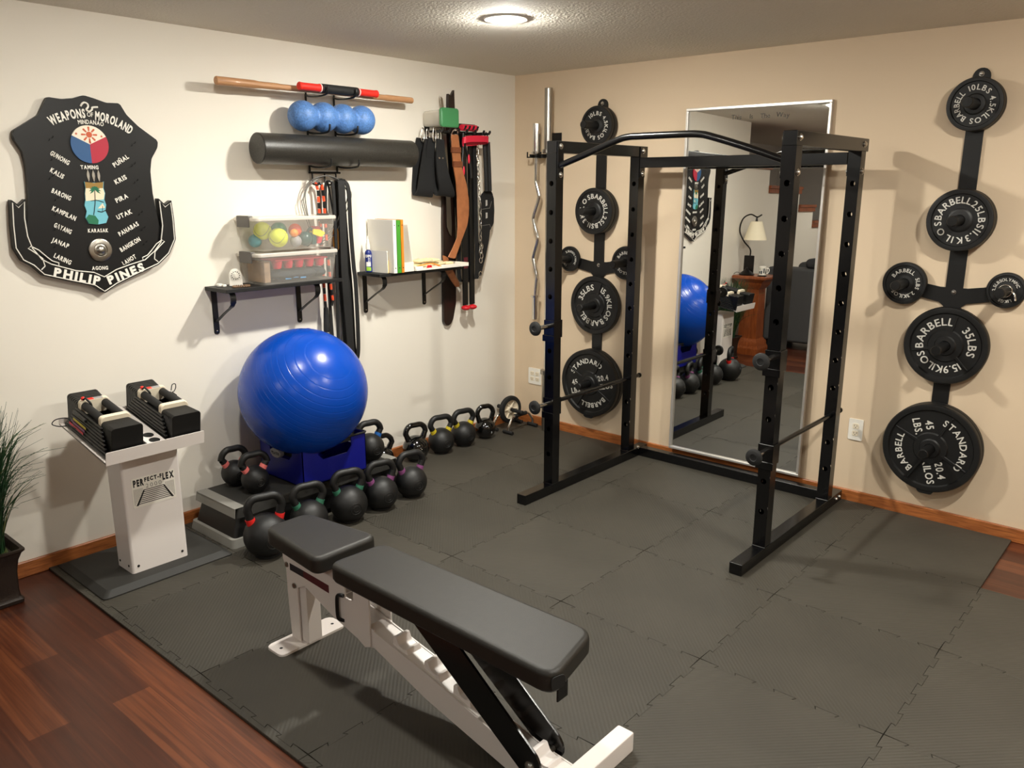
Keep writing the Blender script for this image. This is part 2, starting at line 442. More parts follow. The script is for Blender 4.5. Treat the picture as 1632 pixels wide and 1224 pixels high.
# ------------------------------------------------------------------ interlocking floor mat
P = 0.64; MT = 0.012
def edge_pts(p0, p1, sgn, n=9, dep=0.017):
    """dovetail edge from p0 to p1; sgn +1 bulges to the left of travel, 0 straight"""
    p0, p1 = V(p0), V(p1)
    if sgn == 0: return [p0]
    d = p1-p0; L = d.length; d.normalize(); nrm = V((-d.y, d.x, 0))*sgn; out = [p0]
    q = L/n
    for i in range(n):
        s = 1 if i % 2 == 0 else -1
        if i == 0 or i == n-1: continue
        if i % 2 == 1:
            a, c = i*q, (i+1)*q
            for t, h in ((a-.006+.012, 0), (a-.006, dep), (c+.006, dep), (c-.006, 0)): out.append(p0+d*t+nrm*h)
    return out
def tile_poly(x0, x1, y0, y1, l, r, bt, tp):
    """edge signs: +1 tabs towards +x / +y"""
    a, c, d, e = (x0, y0, 0), (x1, y0, 0), (x1, y1, 0), (x0, y1, 0)
    out = []
    out += edge_pts(a, c, bt)                      # travel +x, left is +y
    out += edge_pts(c, d, -r)                      # travel +y, left is -x
    top = edge_pts(e, d, tp); out += [V(d)]+top[:0:-1] if tp else [V(d)]      # same curve as the neighbour's bottom, reversed
    lef = edge_pts(a, e, -l); out += [V(e)]+lef[:0:-1] if l else [V(e)]
    return [(p.x, p.y) for p in out]
def shrink(poly, d):
    out = []; n = len(poly)
    for i in range(n):
        a, p, c = V(poly[i-1]+(0,)), V(poly[i]+(0,)), V(poly[(i+1) % n]+(0,))
        e1, e2 = (p-a).normalized(), (c-p).normalized(); n1, n2 = V((-e1.y, e1.x, 0)), V((-e2.y, e2.x, 0)); m = (n1+n2).normalized()
        q = p+m*min(d/max(.35, m.dot(n1)), d*2); out.append((q.x, q.y))
    return out
ORD = ['first', 'second', 'third', 'fourth', 'fifth', 'sixth']
X0, Y0 = 0.017, -0.017
YF = Y0-5*P+0.035
def mat_tile(i, j):
    x0, x1 = X0+i*P-(0 if i else 0), X0+(i+1)*P; y1, y0 = Y0-j*P, Y0-(j+1)*P
    if j == 4: y0 = YF
    last_col = 5 if j >= 1 else 4
    poly = tile_poly(x0, x1, y0, y1, 0 if i == 0 else 1, 0 if i == last_col else 1, -1, 0 if (j == 0 or (i == 5 and j == 1)) else -1)
    cx, cy = (x0+x1)/2, (y0+y1)/2
    poly = shrink(poly, .0011)
    b = B(); b.prism(poly, MT-0.001, Mx.Translation((0, 0, 0.001)), 0.0012, 1)
    solo('foam_mat_tile', b, 'foam mat', 'grey foam puzzle tile, %s from white wall in %s row from tan wall' % (ORD[i], ORD[j]), 'floor mat', (cx, cy, 0), 'interlocking foam floor tiles', 30)
for j in range(5):
    for i in range(6 if j else 5): mat_tile(i, j)
for i in range(6):
    x0, x1 = X0+i*P, X0+(i+1)*P; yb = Y0-5*P
    poly = tile_poly(x0, x1, yb, YF, 0, 0, 0, -1)
    cx, cy = (x0+x1)/2, (yb+YF)/2
    poly = shrink(poly, .0011)
    b = B(); b.prism(poly, MT-0.001, Mx.Translation((0, 0, 0.001)), 0.0012, 1)
    solo('mat_border_strip', b, 'foam mat', 'narrow dark foam border strip, %s from the white wall along the hardwood' % ORD[i], 'floor mat', (cx, cy, 0), 'straight edge strips of the foam floor', 30)
# ------------------------------------------------------------------ power rack
def holed_post(b, cx, cy, w, z0, z1, holes, r=0.0135):
    """square tube with round holes drilled front to back (along y)"""
    h = w/2; k = 16; cell = w*0.9
    zs = sorted(holes)
    for sy in (-1, 1):
        y = cy+sy*h
        segs = []; z = z0
        for q in zs: segs.append((z, q-cell/2)); z = q+cell/2
        segs.append((z, z1))
        for a, c in segs: b.raw([(cx-h, y, a), (cx+h, y, a), (cx+h, y, c), (cx-h, y, c)], [(0, 1, 2, 3)])
        for q in zs:
            sq, ci = [], []
            for i in range(k):
                t = 2*PI*i/k+PI/k*0; dx, dz = math.cos(t), math.sin(t)
                s = max(abs(dx)/h, abs(dz)/(cell/2)); sq.append((cx+dx/s, y, q+dz/s)); ci.append((cx+dx*r, y, q+dz*r))
            # corners of the cell
            b.raw(sq+ci, [(i, (i+1) % k, k+(i+1) % k, k+i) for i in range(k)])
    for sx in (-1, 1):
        x = cx+sx*h; b.raw([(x, cy-h, z0), (x, cy+h, z0), (x, cy+h, z1), (x, cy-h, z1)], [(0, 1, 2, 3)])
    for q in zs:
        for sy in (-1, 1):                                   # wall thickness of the tube seen in the hole
            a = [(cx+math.cos(2*PI*i/k)*r, cy+sy*h, q+math.sin(2*PI*i/k)*r) for i in range(k)]
            c = [(p[0], cy+sy*(h-.003), p[2]) for p in a]
            b.raw(a+c, [(i, (i+1) % k, k+(i+1) % k, k+i) for i in range(k)])
    for z in (z0, z1): b.raw([(cx-h, cy-h, z), (cx+h, cy-h, z), (cx+h, cy+h, z), (cx-h, cy+h, z)], [(0, 1, 2, 3)])
def bolt(b, p, d, r=0.012):
    d = V(d); p = V(p)
    b.lathe([(r*1.25, 0), (r*1.25, 0.002), (r, 0.0022), (r*0.95, 0.006), (r*0.6, 0.010), (0, 0.011)], p, d, 16)
rack = thing('power_rack', 'black steel power rack with pull-up bar standing in front of the tall mirror', 'power rack', (1.75, -0.6, MT))
XL, XR, YF1, YB1, W = 1.128, 2.372, -0.985, -0.215, 0.06
HOLES = [0.24+0.1455*k for k in range(11)]
for x in (XL, XR):
    for y in (YF1, YB1):
        b = B(); holed_post(b, x, y, W, MT+0.055, 1.845, HOLES); part('upright', b, 'black gloss', rack, 30)
    b = B(); b.box(x-W/2, x+W/2, -1.245, -0.03, MT, MT+0.055, 0.002, 1); part('foot_beam', b, 'black gloss', rack)
    b = B(); b.box(x-W/2, x+W/2, -1.018, -0.155, 1.845, 1.905, 0.002, 1); part('top_beam', b, 'black gloss', rack)
    s = 1 if x == XL else -1
    b = B(); b.box(*sorted((x+s*W/2, x+s*(W/2+0.006))), YF1-.025, YF1+.025, 1.715, 1.90, 0.001, 1)
    b.box(*sorted((x+s*W/2, x+s*(W/2+0.006))), YB1-.025, YB1+.025, 1.73, 1.90, 0.001, 1); part('mount_plate', b, 'black gloss', rack)
    def bo(p, d, r=.012):
        b = B(); bolt(b, p, d, r); part('bolt', b, 'bolt zinc', rack)
    for y, zz in ((YF1, (1.878, 1.738)), (YB1, (1.878, 1.752))):
        for z in zz: bo((x+s*(W/2+0.006), y, z), (s, 0, 0)); bo((x-s*W/2, y, z), (-s, 0, 0))
    for y in (-0.075, -0.12): bo((x-s*W/2, y, MT+.03), (-s, 0, 0), .009)
    bo((x+s*W/2, -0.14, MT+.06), (s, 0, .6), .009)
    for y in (YF1, YB1):                                     # weld beads where the uprights meet the feet
        b = B(); b.box(x-W/2-.003, x+W/2+.003, y-W/2-.004, y+W/2+.004, MT+.052, MT+.0585, .002, 1); part('weld_bead', b, 'black gloss', rack)
xa, xb = XL+W/2+.005, XR-W/2-.005
b = B(); b.box(xa, xb, YB1-.03, YB1+.03, 1.785, 1.842, 0.002, 1); part('rear_crossbar', b, 'black gloss', rack)
b = B(); b.box(XL+W/2, XR-W/2, -0.125, -0.07, MT, MT+0.055, 0.002, 1); part('floor_crossbar', b, 'black gloss', rack)
b = B(); pts = cat_rom([(xa, YF1, 1.785), (1.34, YF1, 1.842), (1.50, YF1, 1.895), (1.56, YF1, 1.908), (1.64, YF1, 1.910), (1.86, YF1, 1.910), (1.94, YF1, 1.907), (2.0, YF1, 1.895), (2.17, YF1, 1.845), (xb, YF1, 1.790)], 4)
b.tube(pts, 0.016, 16); part('pull_up_bar', b, 'black gloss', rack)
def sleeve(x, z, rod):
    b = B(); h = W/2+.005
    for sx in (-1, 1): b.box(*sorted((x+sx*(W/2+.0005), x+sx*(h+.001))), YF1-h-.001, YF1+h, z-.065, z+.03, .0015, 1)
    b.box(x-h, x+h, YF1-h-.001, YF1-W/2-.0005, z-.065, z+.03, .0015, 1)
    b.box(x-h-.006, x+h+.006, YF1-h-.007, YF1-W/2-.0005, z-.085, z-.05, .002, 1)
    o = part('catch_sleeve', b, 'black gloss', rack)
    b = B(); b.cyl((x, YF1-W/2-.004, z), (x, YF1-W/2-.115, z), 0.0125, n=16); q = part('peg', b, 'chrome', o, label='chrome catch peg')
    b = B(); b.lathe([(0.012, 0), (0.034, 0.002), (0.038, 0.006), (0.037, 0.014), (0.03, 0.019), (0.016, 0.020), (0.014, 0.017), (0.0, 0.017)], (x, YF1-W/2-.112, z), (0, -1, 0), 28); part('end_disc', b, 'rubber', o)
    if rod:
        b = B(); b.cyl((x, YF1-W/2-.002, z), (x, -0.11, z), 0.0115, n=16); b.lathe([(.0115, 0), (.015, .001), (.015, .012), (.008, .016), (0, .016)], (x, -0.115, z), (0, 1, 0), 16)
        part('safety_rod', b, 'black gloss', o)
for x in (XL, XR): sleeve(x, 0.958, False); sleeve(x, HOLES[2], True)

# ------------------------------------------------------------------ wall mirror
mn = V((math.sin(.0217)*math.cos(.0089), -math.cos(.0217)*math.cos(.0089), math.sin(.0089)))
MR = frame((1.745, -.030, 1.099), V((0, 0, 1)).cross(mn), mn.cross(V((0, 0, 1)).cross(mn)))      # hung slightly askew: local z points into the room
mir = thing('wall_mirror', 'tall silver framed mirror hung on the tan wall behind the rack', 'mirror', M=MR)
hx, hz, f = .413, 1.013, .015
b = B()
for (a, c, d, e) in ((-hx, hx, -hz, -hz+f), (-hx, hx, hz-f, hz), (-hx, -hx+f, -hz+f, hz-f), (hx-f, hx, -hz+f, hz-f)): b.box(a, c, d, e, -.010, .014, 0.002, 1)
part('frame', b, 'frame silver', mir, local=True)
m = mat('mirror glass', (228, 228, 224), 0.0, 1.0)
b = B(); b.box(-hx+f*.6, hx-f*.6, -hz+f*.6, hz-f*.6, -.006, 0); part('glass', b, m, mir, local=True)
for wd, x in (('This', -.110), ('Is', -.023), ('The', .055), ('Way', .153)):
    b = B(); text_line(b, wd, .036, Mx.Translation((x, .953, .0004)) @ Mx.Rotation(R(random.uniform(-5, 5)), 4, 'Z'), -0.008, 0.1, depth=.0008); part('marker_word', b, 'printed black', mir, local=True, label='handwritten black marker word')

# ------------------------------------------------------------------ outlets
def outlet(x, z, gangs, lab):
    t = thing('wall_outlet', lab, 'outlet', (x, 0, z)); w = 0.036*gangs+.001 if gangs == 1 else .058
    b = B(); b.prism(rrect(-w, w, -.058, .058, .005), .006, TAN(x, -0.0005, z), .002); part('cover_plate', b, 'white plastic', t)
    for g in range(gangs):
        gx = x+(g-(gangs-1)/2)*.046
        for dz in (-.02, .02):
            b = B(); b.prism(rrect(-.0165, .0165, -.014, .014, .008), .0025, TAN(gx, -.0065, z+dz), .0006)
            r = part('receptacle', b, 'cream plastic', t)
            b = B(); b.box(gx-.0075, gx-.0055, -.0095, -.0088, z+dz-.002, z+dz+.007); b.box(gx+.0055, gx+.0075, -.0095, -.0088, z+dz-.002, z+dz+.006); b.cyl((gx, -.0088, z+dz-.007), (gx, -.0095, z+dz-.007), .0026, n=10)
            part('slots', b, 'printed black', r)
    b = B(); b.cyl((x, -.006, z), (x, -.0085, z), .004, n=12); part('screw', b, 'white plastic', t)
outlet(2.431, 0.412, 1, 'white single wall outlet between the rack and the right plate tree')
outlet(0.195, 0.362, 2, 'white double wall outlet low by the corner behind the barbell')

# ------------------------------------------------------------------ plate trees
def tree(cx, lab):
    t = thing('plate_tree', lab, 'weight rack', (cx, 0, 0.25))
    b = B(); hw = .037; y0 = -.013
    M = TAN(cx, -0.0005, 0)
    b.prism([(-hw, .2), (-.02, .175), (.02, .175), (hw, .2), (hw, 1.115), (.06, 1.135), (.285, 1.175), (.285, 1.245), (.06, 1.205), (hw, 1.205), (hw, 2.16)] + [(hw*math.cos(R(a)), 2.170+hw*math.sin(R(a))) for a in range(0, 181, 20)] + [(-hw, 2.16), (-hw, 1.205), (-.06, 1.205), (-.285, 1.245), (-.285, 1.175), (-.06, 1.135), (-hw, 1.115)], .012, M, .002, 1)
    part('back_plate', b, 'black satin', t)
    b = B()
    b.bm.free()
    for z in (2.180, 1.185):
        b = B(); bolt(b, (cx, -.0125, z), (0, -1, 0), .009); part('bolt', b, 'bolt zinc', t)
    for dx, z, L in ((0, 2.045, .20), (0, 1.528, .20), (0, .926, .20), (0, .41, .20), (-.222, 1.213, .17), (.222, 1.213, .17)):
        b = B(); b.lathe([(.024, 0), (.024, L-.004), (.021, L), (0, L+.0005)], (cx+dx, -.012, z), (0, -1, 0), 20)
        part('peg', b, 'black satin', t)
    return t
tree(0.728, 'tall black wall rack of plates left of the mirror, behind the power rack')
tree(2.822, 'tall black wall rack of plates at the right end of the tan wall')
def plate(cx, cz, y, rad, th, rot, style, lab, group, front=True):
    """y = wall-side face"""
    t = thing('weight_plate', lab, 'weight plate', (cx, y, cz), group=group)
    hr = 0.0262
    if style in ('45', '35'):
        pf = [(hr, 0), (rad-.006, 0), (rad, .005), (rad, th-.006), (rad-.004, th-.001), (rad-.012, th), (rad-.028, th-.001), (rad-.034, th-.0105), (.082, th-.0105), (.076, th-.004), (.05, th-.003), (.044, th+.003), (hr, th+.004), (hr, 0)]
    else:
        k = rad/.15
        pf = [(hr, 0), (rad-.005, 0), (rad, .004), (rad, th-.005), (rad-.003, th-.001), (rad-.009, th), (rad-.022*k, th), (rad-.026*k, th-.006), (.050*k+.008, th-.006), (.044*k+.008, th-.001), (.038+.004*k, th), (hr, th+.002), (hr, 0)]
    b = B(); ax = V((0, -1, 0)); o = V((cx, y, cz)); n = 64; rs = []
    for r, h in pf: rs.append([o+ax*h+V((math.sin(2*PI*i/n)*r, 0, math.cos(2*PI*i/n)*r)) for i in range(n)])
    b.rings(rs, cap=False)
    M = TAN(cx, y-th, cz) @ Mx.Rotation(-R(rot), 4, 'Z')
    if style in ('45', '35'):
        for a in ((45, 135, 225, 315) if style == '45' else (15, 135, 255)):
            Q = M @ Mx.Rotation(-R(a), 4, 'Z')
            b.prism([(-.009, .045), (.009, .045), (.003, rad-.036), (-.003, rad-.036)], .007, Q @ Mx.Translation((0, 0, -.0105)), .0015, 1)
    if style == '45':    # lug on the rim
        Q = TAN(cx, y-th, cz); b.prism(rpoly([(-.045, -rad+.012), (-.03, -rad-.012), (.03, -rad-.012), (.045, -rad+.012)], .008), th*.8, Q @ Mx.Translation((0, 0, -th*.9)), .003, 1)
    part('disc', b, 'iron plate', t, 40)
    if not front: return t
    F = M @ Mx.Translation((0, 0, -.0098 if style in ('45', '35') else -.0053)); d = .003
    def word(fn, *a, **k):
        b = B(); fn(b, *a, depth=d, **k); part('lettering', b, 'letter silver', t, 20, label='raised silver lettering')
    if style == '45':
        word(text_arc, 'STANDARD', .046, F, .150, mid=0, bold=.012, gap=.16); word(text_arc, 'BARBELL', .046, F, .150, mid=180, bold=.012, gap=.16)
        for s, x, yy in (('45', -.118, .022), ('LBS.', -.118, -.034), ('20.4', .118, .022), ('KILOS', .118, -.034)): word(text_line, s, .050, F @ Mx.Translation((x, yy, 0)), .015, .13, .86)
    elif style == '35':
        word(text_arc, 'BARBELL', .052, F, .118, mid=-45, bold=.012, gap=.16); word(text_arc, '35LBS', .052, F, .118, mid=75, bold=.012, gap=.16); word(text_arc, '15.9KILOS', .050, F, .118, mid=195, bold=.012, gap=.12)
    elif style == '25':
        for s, a0, sp in (('BARBELL', -92, 120), ('25LBS', 28, 85.7), ('11.3KILOS', 113.7, 154.3)): word(text_arc, s, .043, F, .093, start=a0, span=sp, bold=.012, gap=.14)
    elif style == '10':
        for s, a0, sp in (('10LBS', -28, 80), ('4.5KILOS', 62, 130), ('BARBELL', 206, 112)): word(text_arc, s, .034, F, .074, start=a0, span=sp, bold=.012, gap=.14)
    elif style == '5':
        for s, a0 in (('BARBELL', -10), ('5LBS', 88), ('2.3KILOS', 182)): word(text_arc, s, .026, F, .064, mid=a0, bold=.012, gap=.15)
    elif style == '2.5':
        for s, a0 in (('2.5LBS', -62), ('OLYMPIC', 22), ('1.1KGS', 180)): word(text_arc, s, .019, F, .051, mid=a0, bold=.01, gap=.16)
    return t
side = {0.728: ('left', 'behind the power rack'), 2.822: ('right', 'beside the wall outlet')}
GP = 'iron weight plates hung on the two wall racks'
def fill_tree(cx, rots, flip):
    s = side[cx][0]; nm = 'on the %s plate tree' % s
    yb = -.0145
    plate(cx, 2.045, yb, .118, .030, 0, '10', 'rear ten pound plate behind its twin at the top %s' % nm, GP, False)
    plate(cx, 2.045, yb-.0335, .118, .030, rots[0], '10', 'front black ten pound plate at the top %s' % nm, GP)
    plate(cx, 1.528, yb, .144, .034, 30, '25', 'rear twenty-five pound plate, second peg from the top %s' % nm, GP, False)
    plate(cx, 1.528, yb-.0375, .144, .034, rots[1], '25', 'front black twenty-five pound plate, second peg down %s' % nm, GP)
    plate(cx, .926, yb, .190, .040, rots[2], '35', 'black thirty-five pound plate, peg below the side arms %s' % nm, GP)
    plate(cx, .41, yb, .226, .036, 10, '45', 'rear large forty-five pound plate, lowest peg %s' % nm, GP, False)
    plate(cx, .41, yb-.042, .226, .036, rots[3], '45', 'front large plate reading STANDARD on the lowest peg %s' % nm, GP)
    a, c = (-.222, .222) if not flip else (.222, -.222)
    plate(cx+a, 1.213, yb, .104, .026, rots[4], '5', 'small five pound plate on the %s arm peg %s' % ('right' if flip else 'left', nm), GP)
    plate(cx+c, 1.213, yb, .083, .022, rots[5], '2.5', 'smallest black plate on the %s arm peg %s' % ('left' if flip else 'right', nm), GP)
fill_tree(0.728, (-20, 77, -115, -15, 0, 60), True)
fill_tree(2.822, (0, 0, 0, 72, 0, 0), False)
t = thing('spring_collar', 'chrome spring collar clipped on the right arm peg over the smallest plate', 'barbell clip', (3.044, -.05, 1.213))
b = B(); pts = []
for i in range(49): a = 2*PI*i/16; pts.append((3.044+.0275*math.cos(a), -.045-.016*i/48, 1.213+.0275*math.sin(a)))
b.tube(pts, .0028, 8); part('spring', b, 'chrome', t, 60)
for s in (-1, 1):
    b = B(); b.tube([(3.07, -.045-.008*(s+1), 1.213), (3.085, -.05-.008*(s+1), 1.20), (3.092, -.052-.008*(s+1), 1.172)], .0035, 8); part('handle', b, 'chrome', t, 60)

# ------------------------------------------------------------------ bars on the wall by the corner
bh = thing('bar_holder', 'black steel wall hook holding both upright bars by the corner', 'wall hook', (0.31, 0, 1.9))
b = B(); b.box(.275, .405, -.006, -.0005, 1.86, 2.02, .001, 1); part('wall_plate', b, 'black satin', bh)
b = B()
for x0, x1 in ((.2335, .2405), (.2815, .2955), (.3335, .3405), (.3755, .3825)): b.box(x0, x1, -.125, -.0065, 1.862, 1.8845, .001, 1)
b.box(.205, .2335, -.118, -.112, 1.862, 1.870); b.box(.205, .212, -.118, -.112, 1.87, 1.900)
part('fork', b, 'black satin', bh)
bb = thing('barbell', 'long chrome barbell standing upright against the tan wall by the corner', 'barbell', (.358, -.085, MT))
b = B(); b.cyl((.358, -.085, MT+.40), (.358, -.085, 1.90), .0142, n=24); part('shaft', b, 'chrome', bb)
b = B(); b.lathe([(.0, 0), (.0245, .001), (.0255, .003), (.0255, .405), (.037, .406), (.038, .41), (.038, .432), (.034, .436), (.02, .437)], (.358, -.085, MT), n=28); part('sleeve', b, 'steel', bb)
b = B(); b.lathe([(.02, 0), (.034, .001), (.038, .004), (.038, .024), (.0255, .028), (.0255, .40), (.0245, .403), (0, .404)], (.358, -.085, 1.888), n=28); part('sleeve', b, 'steel', bb)
ez = thing('curl_bar', 'short chrome curl bar with a wavy shaft hanging left of the barbell', 'barbell', (.262, -.085, .8))
b = B(); pts = cat_rom([(.261, -.085, 1.905), (.261, -.085, 1.76), (.263, -.085, 1.70), (.284, -.085, 1.635), (.286, -.085, 1.60), (.244, -.085, 1.49), (.244, -.085, 1.45), (.275, -.085, 1.36), (.275, -.085, 1.32), (.243, -.085, 1.22), (.243, -.085, 1.19), (.272, -.085, 1.09), (.27, -.085, 1.05), (.262, -.085, .99), (.262, -.085, .93)], 5)
b.tube(pts, .0142, 14); part('shaft', b, 'chrome', ez, 60)
b = B(); b.lathe([(.018, 0), (.033, .001), (.034, .004), (.034, .014), (.0245, .017), (.0245, .19), (.023, .192), (0, .193)], (.261, -.085, 1.886), n=24); part('sleeve', b, 'chrome', ez)
b = B(); b.lathe([(0, 0), (.023, .001), (.0245, .004), (.0245, .15), (.034, .153), (.034, .166), (.02, .168)], (.262, -.085, .79), n=24); part('sleeve', b, 'chrome', ez)
# ------------------------------------------------------------------ carved weapons plaque
SB = [(-2.976, 2.038), (-2.922, 2.034), (-2.871, 2.041), (-2.83, 2.056), (-2.79, 2.047), (-2.739, 2.032), (-2.681, 2.034), (-2.655, 1.987), (-2.608, 1.941), (-2.524, 1.882), (-2.529, 1.852), (-2.562, 1.802), (-2.573, 1.747), (-2.573, 1.651), (-2.565, 1.57), (-2.553, 1.48), (-2.557, 1.397), (-2.735, 1.302), (-2.836, 1.254), (-2.966, 1.312), (-3.116, 1.428), (-3.12, 1.502), (-3.11, 1.553), (-3.097, 1.625), (-3.092, 1.697), (-3.09, 1.761), (-3.096, 1.818), (-3.123, 1.867), (-3.122, 1.897), (-3.065, 1.934), (-3.017, 1.965)]
SR = [(-3.167, 1.629), (-3.142, 1.604), (-3.111, 1.631), (-3.119, 1.553), (-3.117, 1.48), (-3.105, 1.431), (-3.076, 1.385), (-3.043, 1.364), (-2.949, 1.33), (-2.875, 1.317), (-2.835, 1.295), (-2.781, 1.322), (-2.714, 1.341), (-2.647, 1.357), (-2.601, 1.392), (-2.567, 1.431), (-2.552, 1.504), (-2.554, 1.628), (-2.524, 1.595), (-2.491, 1.618), (-2.487, 1.535), (-2.488, 1.436), (-2.525, 1.37), (-2.582, 1.324), (-2.688, 1.286), (-2.781, 1.249), (-2.841, 1.216), (-2.883, 1.25), (-2.985, 1.281), (-3.082, 1.312), (-3.118, 1.354), (-3.156, 1.379), (-3.179, 1.432), (-3.176, 1.526)]
SW = [('GUNONG', (-2.989, 1.817), (-2.921, 1.775)), ('KALIS', (-2.998, 1.748), (-2.95, 1.718)), ('BARONG', (-3.003, 1.664), (-2.932, 1.629)), ('KAMPILAN', (-3.01, 1.591), (-2.922, 1.544)), ('GAYANG', (-3.011, 1.522), (-2.947, 1.488)), ('JANAP', (-3.028, 1.461), (-2.965, 1.429)), ('LARING', (-3.027, 1.395), (-2.964, 1.358)), ('PUÑAL', (-2.737, 1.769), (-2.669, 1.811)), ('KRIS', (-2.739, 1.697), (-2.687, 1.722)), ('PIRA', (-2.744, 1.617), (-2.69, 1.64)), ('UTAK', (-2.748, 1.544), (-2.679, 1.571)), ('PANABAS', (-2.747, 1.47), (-2.656, 1.516)), ('BANGKON', (-2.748, 1.4), (-2.655, 1.447)), ('LAHOT', (-2.744, 1.339), (-2.683, 1.37)), ('AGONG', (-2.88, 1.329), (-2.811, 1.326)), ('TAMING', (-2.877, 1.760), (-2.803, 1.760)), ('KARASAK', (-2.878, 1.492), (-2.792, 1.49))]
mat('plaque black', (8, 8, 8), 0.45, spec=0.35)
pq = thing('wall_plaque', 'black shield plaque with white lettering and a curling ribbon on the white wall', 'wall plaque', (0, -2.835, 1.65))
XB, XF = 0.006, 0.030
b = B(); b.prism(rpoly(SB, .008, 3), XF-XB, WHT(XB, 0, 0), .003, 2); part('shield_board', b, 'plaque black', pq)
b = B(); b.prism(rpoly(SR, .006, 3), .034, WHT(XB-.001, 0, 0), .003, 2); rb = part('ribbon', b, 'plaque black', pq)
XRB = XB+.0332
b = B()
def inset(poly, d):
    out = []; n = len(poly)
    for i in range(n):
        a, p, c = V(poly[i-1]+(0,)), V(poly[i]+(0,)), V(poly[(i+1) % n]+(0,))
        e1, e2 = (p-a).normalized(), (c-p).normalized(); n1, n2 = V((e1.y, -e1.x, 0)), V((e2.y, -e2.x, 0)); m = (n1+n2)
        m = m.normalized(); m = m*max(-2.2*abs(d), min(2.2*abs(d), d/max(.35, m.dot(n1)))); q = p-m; out.append((q.x, q.y))
    return out
area = sum(SR[i-1][0]*SR[i][1]-SR[i][0]*SR[i-1][1] for i in range(len(SR)))
IN = inset(SR, .0065 if area > 0 else -.0065)
def line(b, pts, r=.0024, x=XRB): b.tube([V((x, y, z)) for y, z in pts], r, 6)
b.tube([V((XRB, y, z)) for y, z in IN], .0024, 6, closed=True)
for sgn in (-1, 1):                                     # folds of the ribbon
    c = -2.836
    f = lambda pts: [(c+sgn*(u+.030), w) for u, w in pts]
    line(b, f([(.206, 1.352), (.212, 1.385), (.236, 1.408), (.262, 1.430), (.250, 1.437), (.222, 1.420), (.196, 1.392)]))
    line(b, f([(.206, 1.352), (.222, 1.338)]))
    line(b, f([(.196, 1.392), (.176, 1.372), (.150, 1.362), (.152, 1.352)]))
part('ribbon_outline', b, 'white print', rb)
b = B()
def text_on(b, s, p0, p1, size, x, bold=.03, gap=.14):
    a, c = V((p0[0], p0[1], 0)), V((p1[0], p1[1], 0)); d = c-a; ang = math.atan2(d.y, d.x)
    nat = (sum(adv(ch, bold, gap) for ch in s)-gap)*size
    M = WHT(x, (a.x+c.x)/2, (a.y+c.y)/2) @ Mx.Rotation(ang, 4, 'Z')
    text_line(b, s, size, M, bold, gap, d.length/nat, .0035)
text_on(b, 'PHILIP', (-3.040, 1.326), (-2.855, 1.272), .050, XRB, .05, .18)
text_on(b, 'PINES', (-2.822, 1.270), (-2.655, 1.322), .050, XRB, .05, .18)
part('ribbon_lettering', b, 'white print', rb)
for w, a, c in SW:
    b = B(); text_on(b, w, a, c, .027 if w not in ('AGONG', 'TAMING', 'KARASAK') else .022, XF+.0002); part('weapon_name', b, 'white print', pq, label='white painted weapon name')
M = WHT(XF+.0002, -2.8225, 1.664)
for tx, sz, r_, a0, sp_, bo in (('WEAPONS', .050, .318, -32, 28.5, .035), ('OF', .026, .315, -2.6, 5, .0), ('MOROLAND', .050, .314, 3.4, 30.5, .035), ('MINDANAO', .025, .284, -11, 22, .015)):
    b = B(); text_arc(b, tx, sz, M @ Mx.Rotation(R(-2), 4, 'Z'), r_, start=a0, span=sp_, bold=bo, gap=.13, depth=.0035)
    part('title_word', b, 'white print', pq)
b = B(); b.tube(cat_rom([V((XF+.002, y, z)) for y, z in [(-2.848, 2.010), (-2.84, 2.021), (-2.83, 2.026), (-2.818, 2.02), (-2.818, 2.008), (-2.826, 1.998), (-2.815, 1.99), (-2.802, 2.0), (-2.80, 2.008), (-2.777, 2.011)]], 5), .004, 8)
part('serpent_emblem', b, 'white print', pq)
# round flag shield: white wedge on top, blue left, red right, sun and two stars
for n, c in dict(sunwhite=(236, 226, 206), flagblue=(34, 82, 132), flagred=(176, 24, 52), sunorange=(196, 84, 40)).items(): mat(n, c, .5)
cy, cz, rr = -2.829, 1.855, .0785
M = WHT(XF, cy, cz)
def sector(a0, a1, r=rr, n=24): return [(0, 0)]+[(r*math.sin(R(a0+(a1-a0)*i/n)), r*math.cos(R(a0+(a1-a0)*i/n))) for i in range(n+1)]
b = B(); b.prism(sector(64, -64)[::1], .006, M); d0 = part('flag_disc', b, 'sunwhite', pq, label='round flag shield with a white sun wedge')
b = B(); b.prism(sector(180, 64), .006, M); part('red_field', b, 'flagred', d0)
b = B(); b.prism(sector(-64, -180), .006, M); part('blue_field', b, 'flagblue', d0)
b = B(); Ms = WHT(XF+.006, cy+.001, cz+.040); b.prism([(.0125*math.cos(2*PI*i/20), .0125*math.sin(2*PI*i/20)) for i in range(20)], .0012, Ms)
for k in range(8):
    Q = Ms @ Mx.Rotation(2*PI*k/8, 4, 'Z'); b.prism([(-.0026, .015), (.0026, .015), (.004, .031), (0, .034), (-.004, .031)], .0012, Q)
for sx, sz in ((-.052, .042), (.052, .035), (.002, .007)):
    b.prism([((.0065 if i % 2 == 0 else .0026)*math.sin(2*PI*i/10), (.0065 if i % 2 == 0 else .0026)*math.cos(2*PI*i/10)) for i in range(10)], .0012, WHT(XF+.006, cy+sx, cz+sz))
part('sun_and_stars', b, 'sunorange', d0)
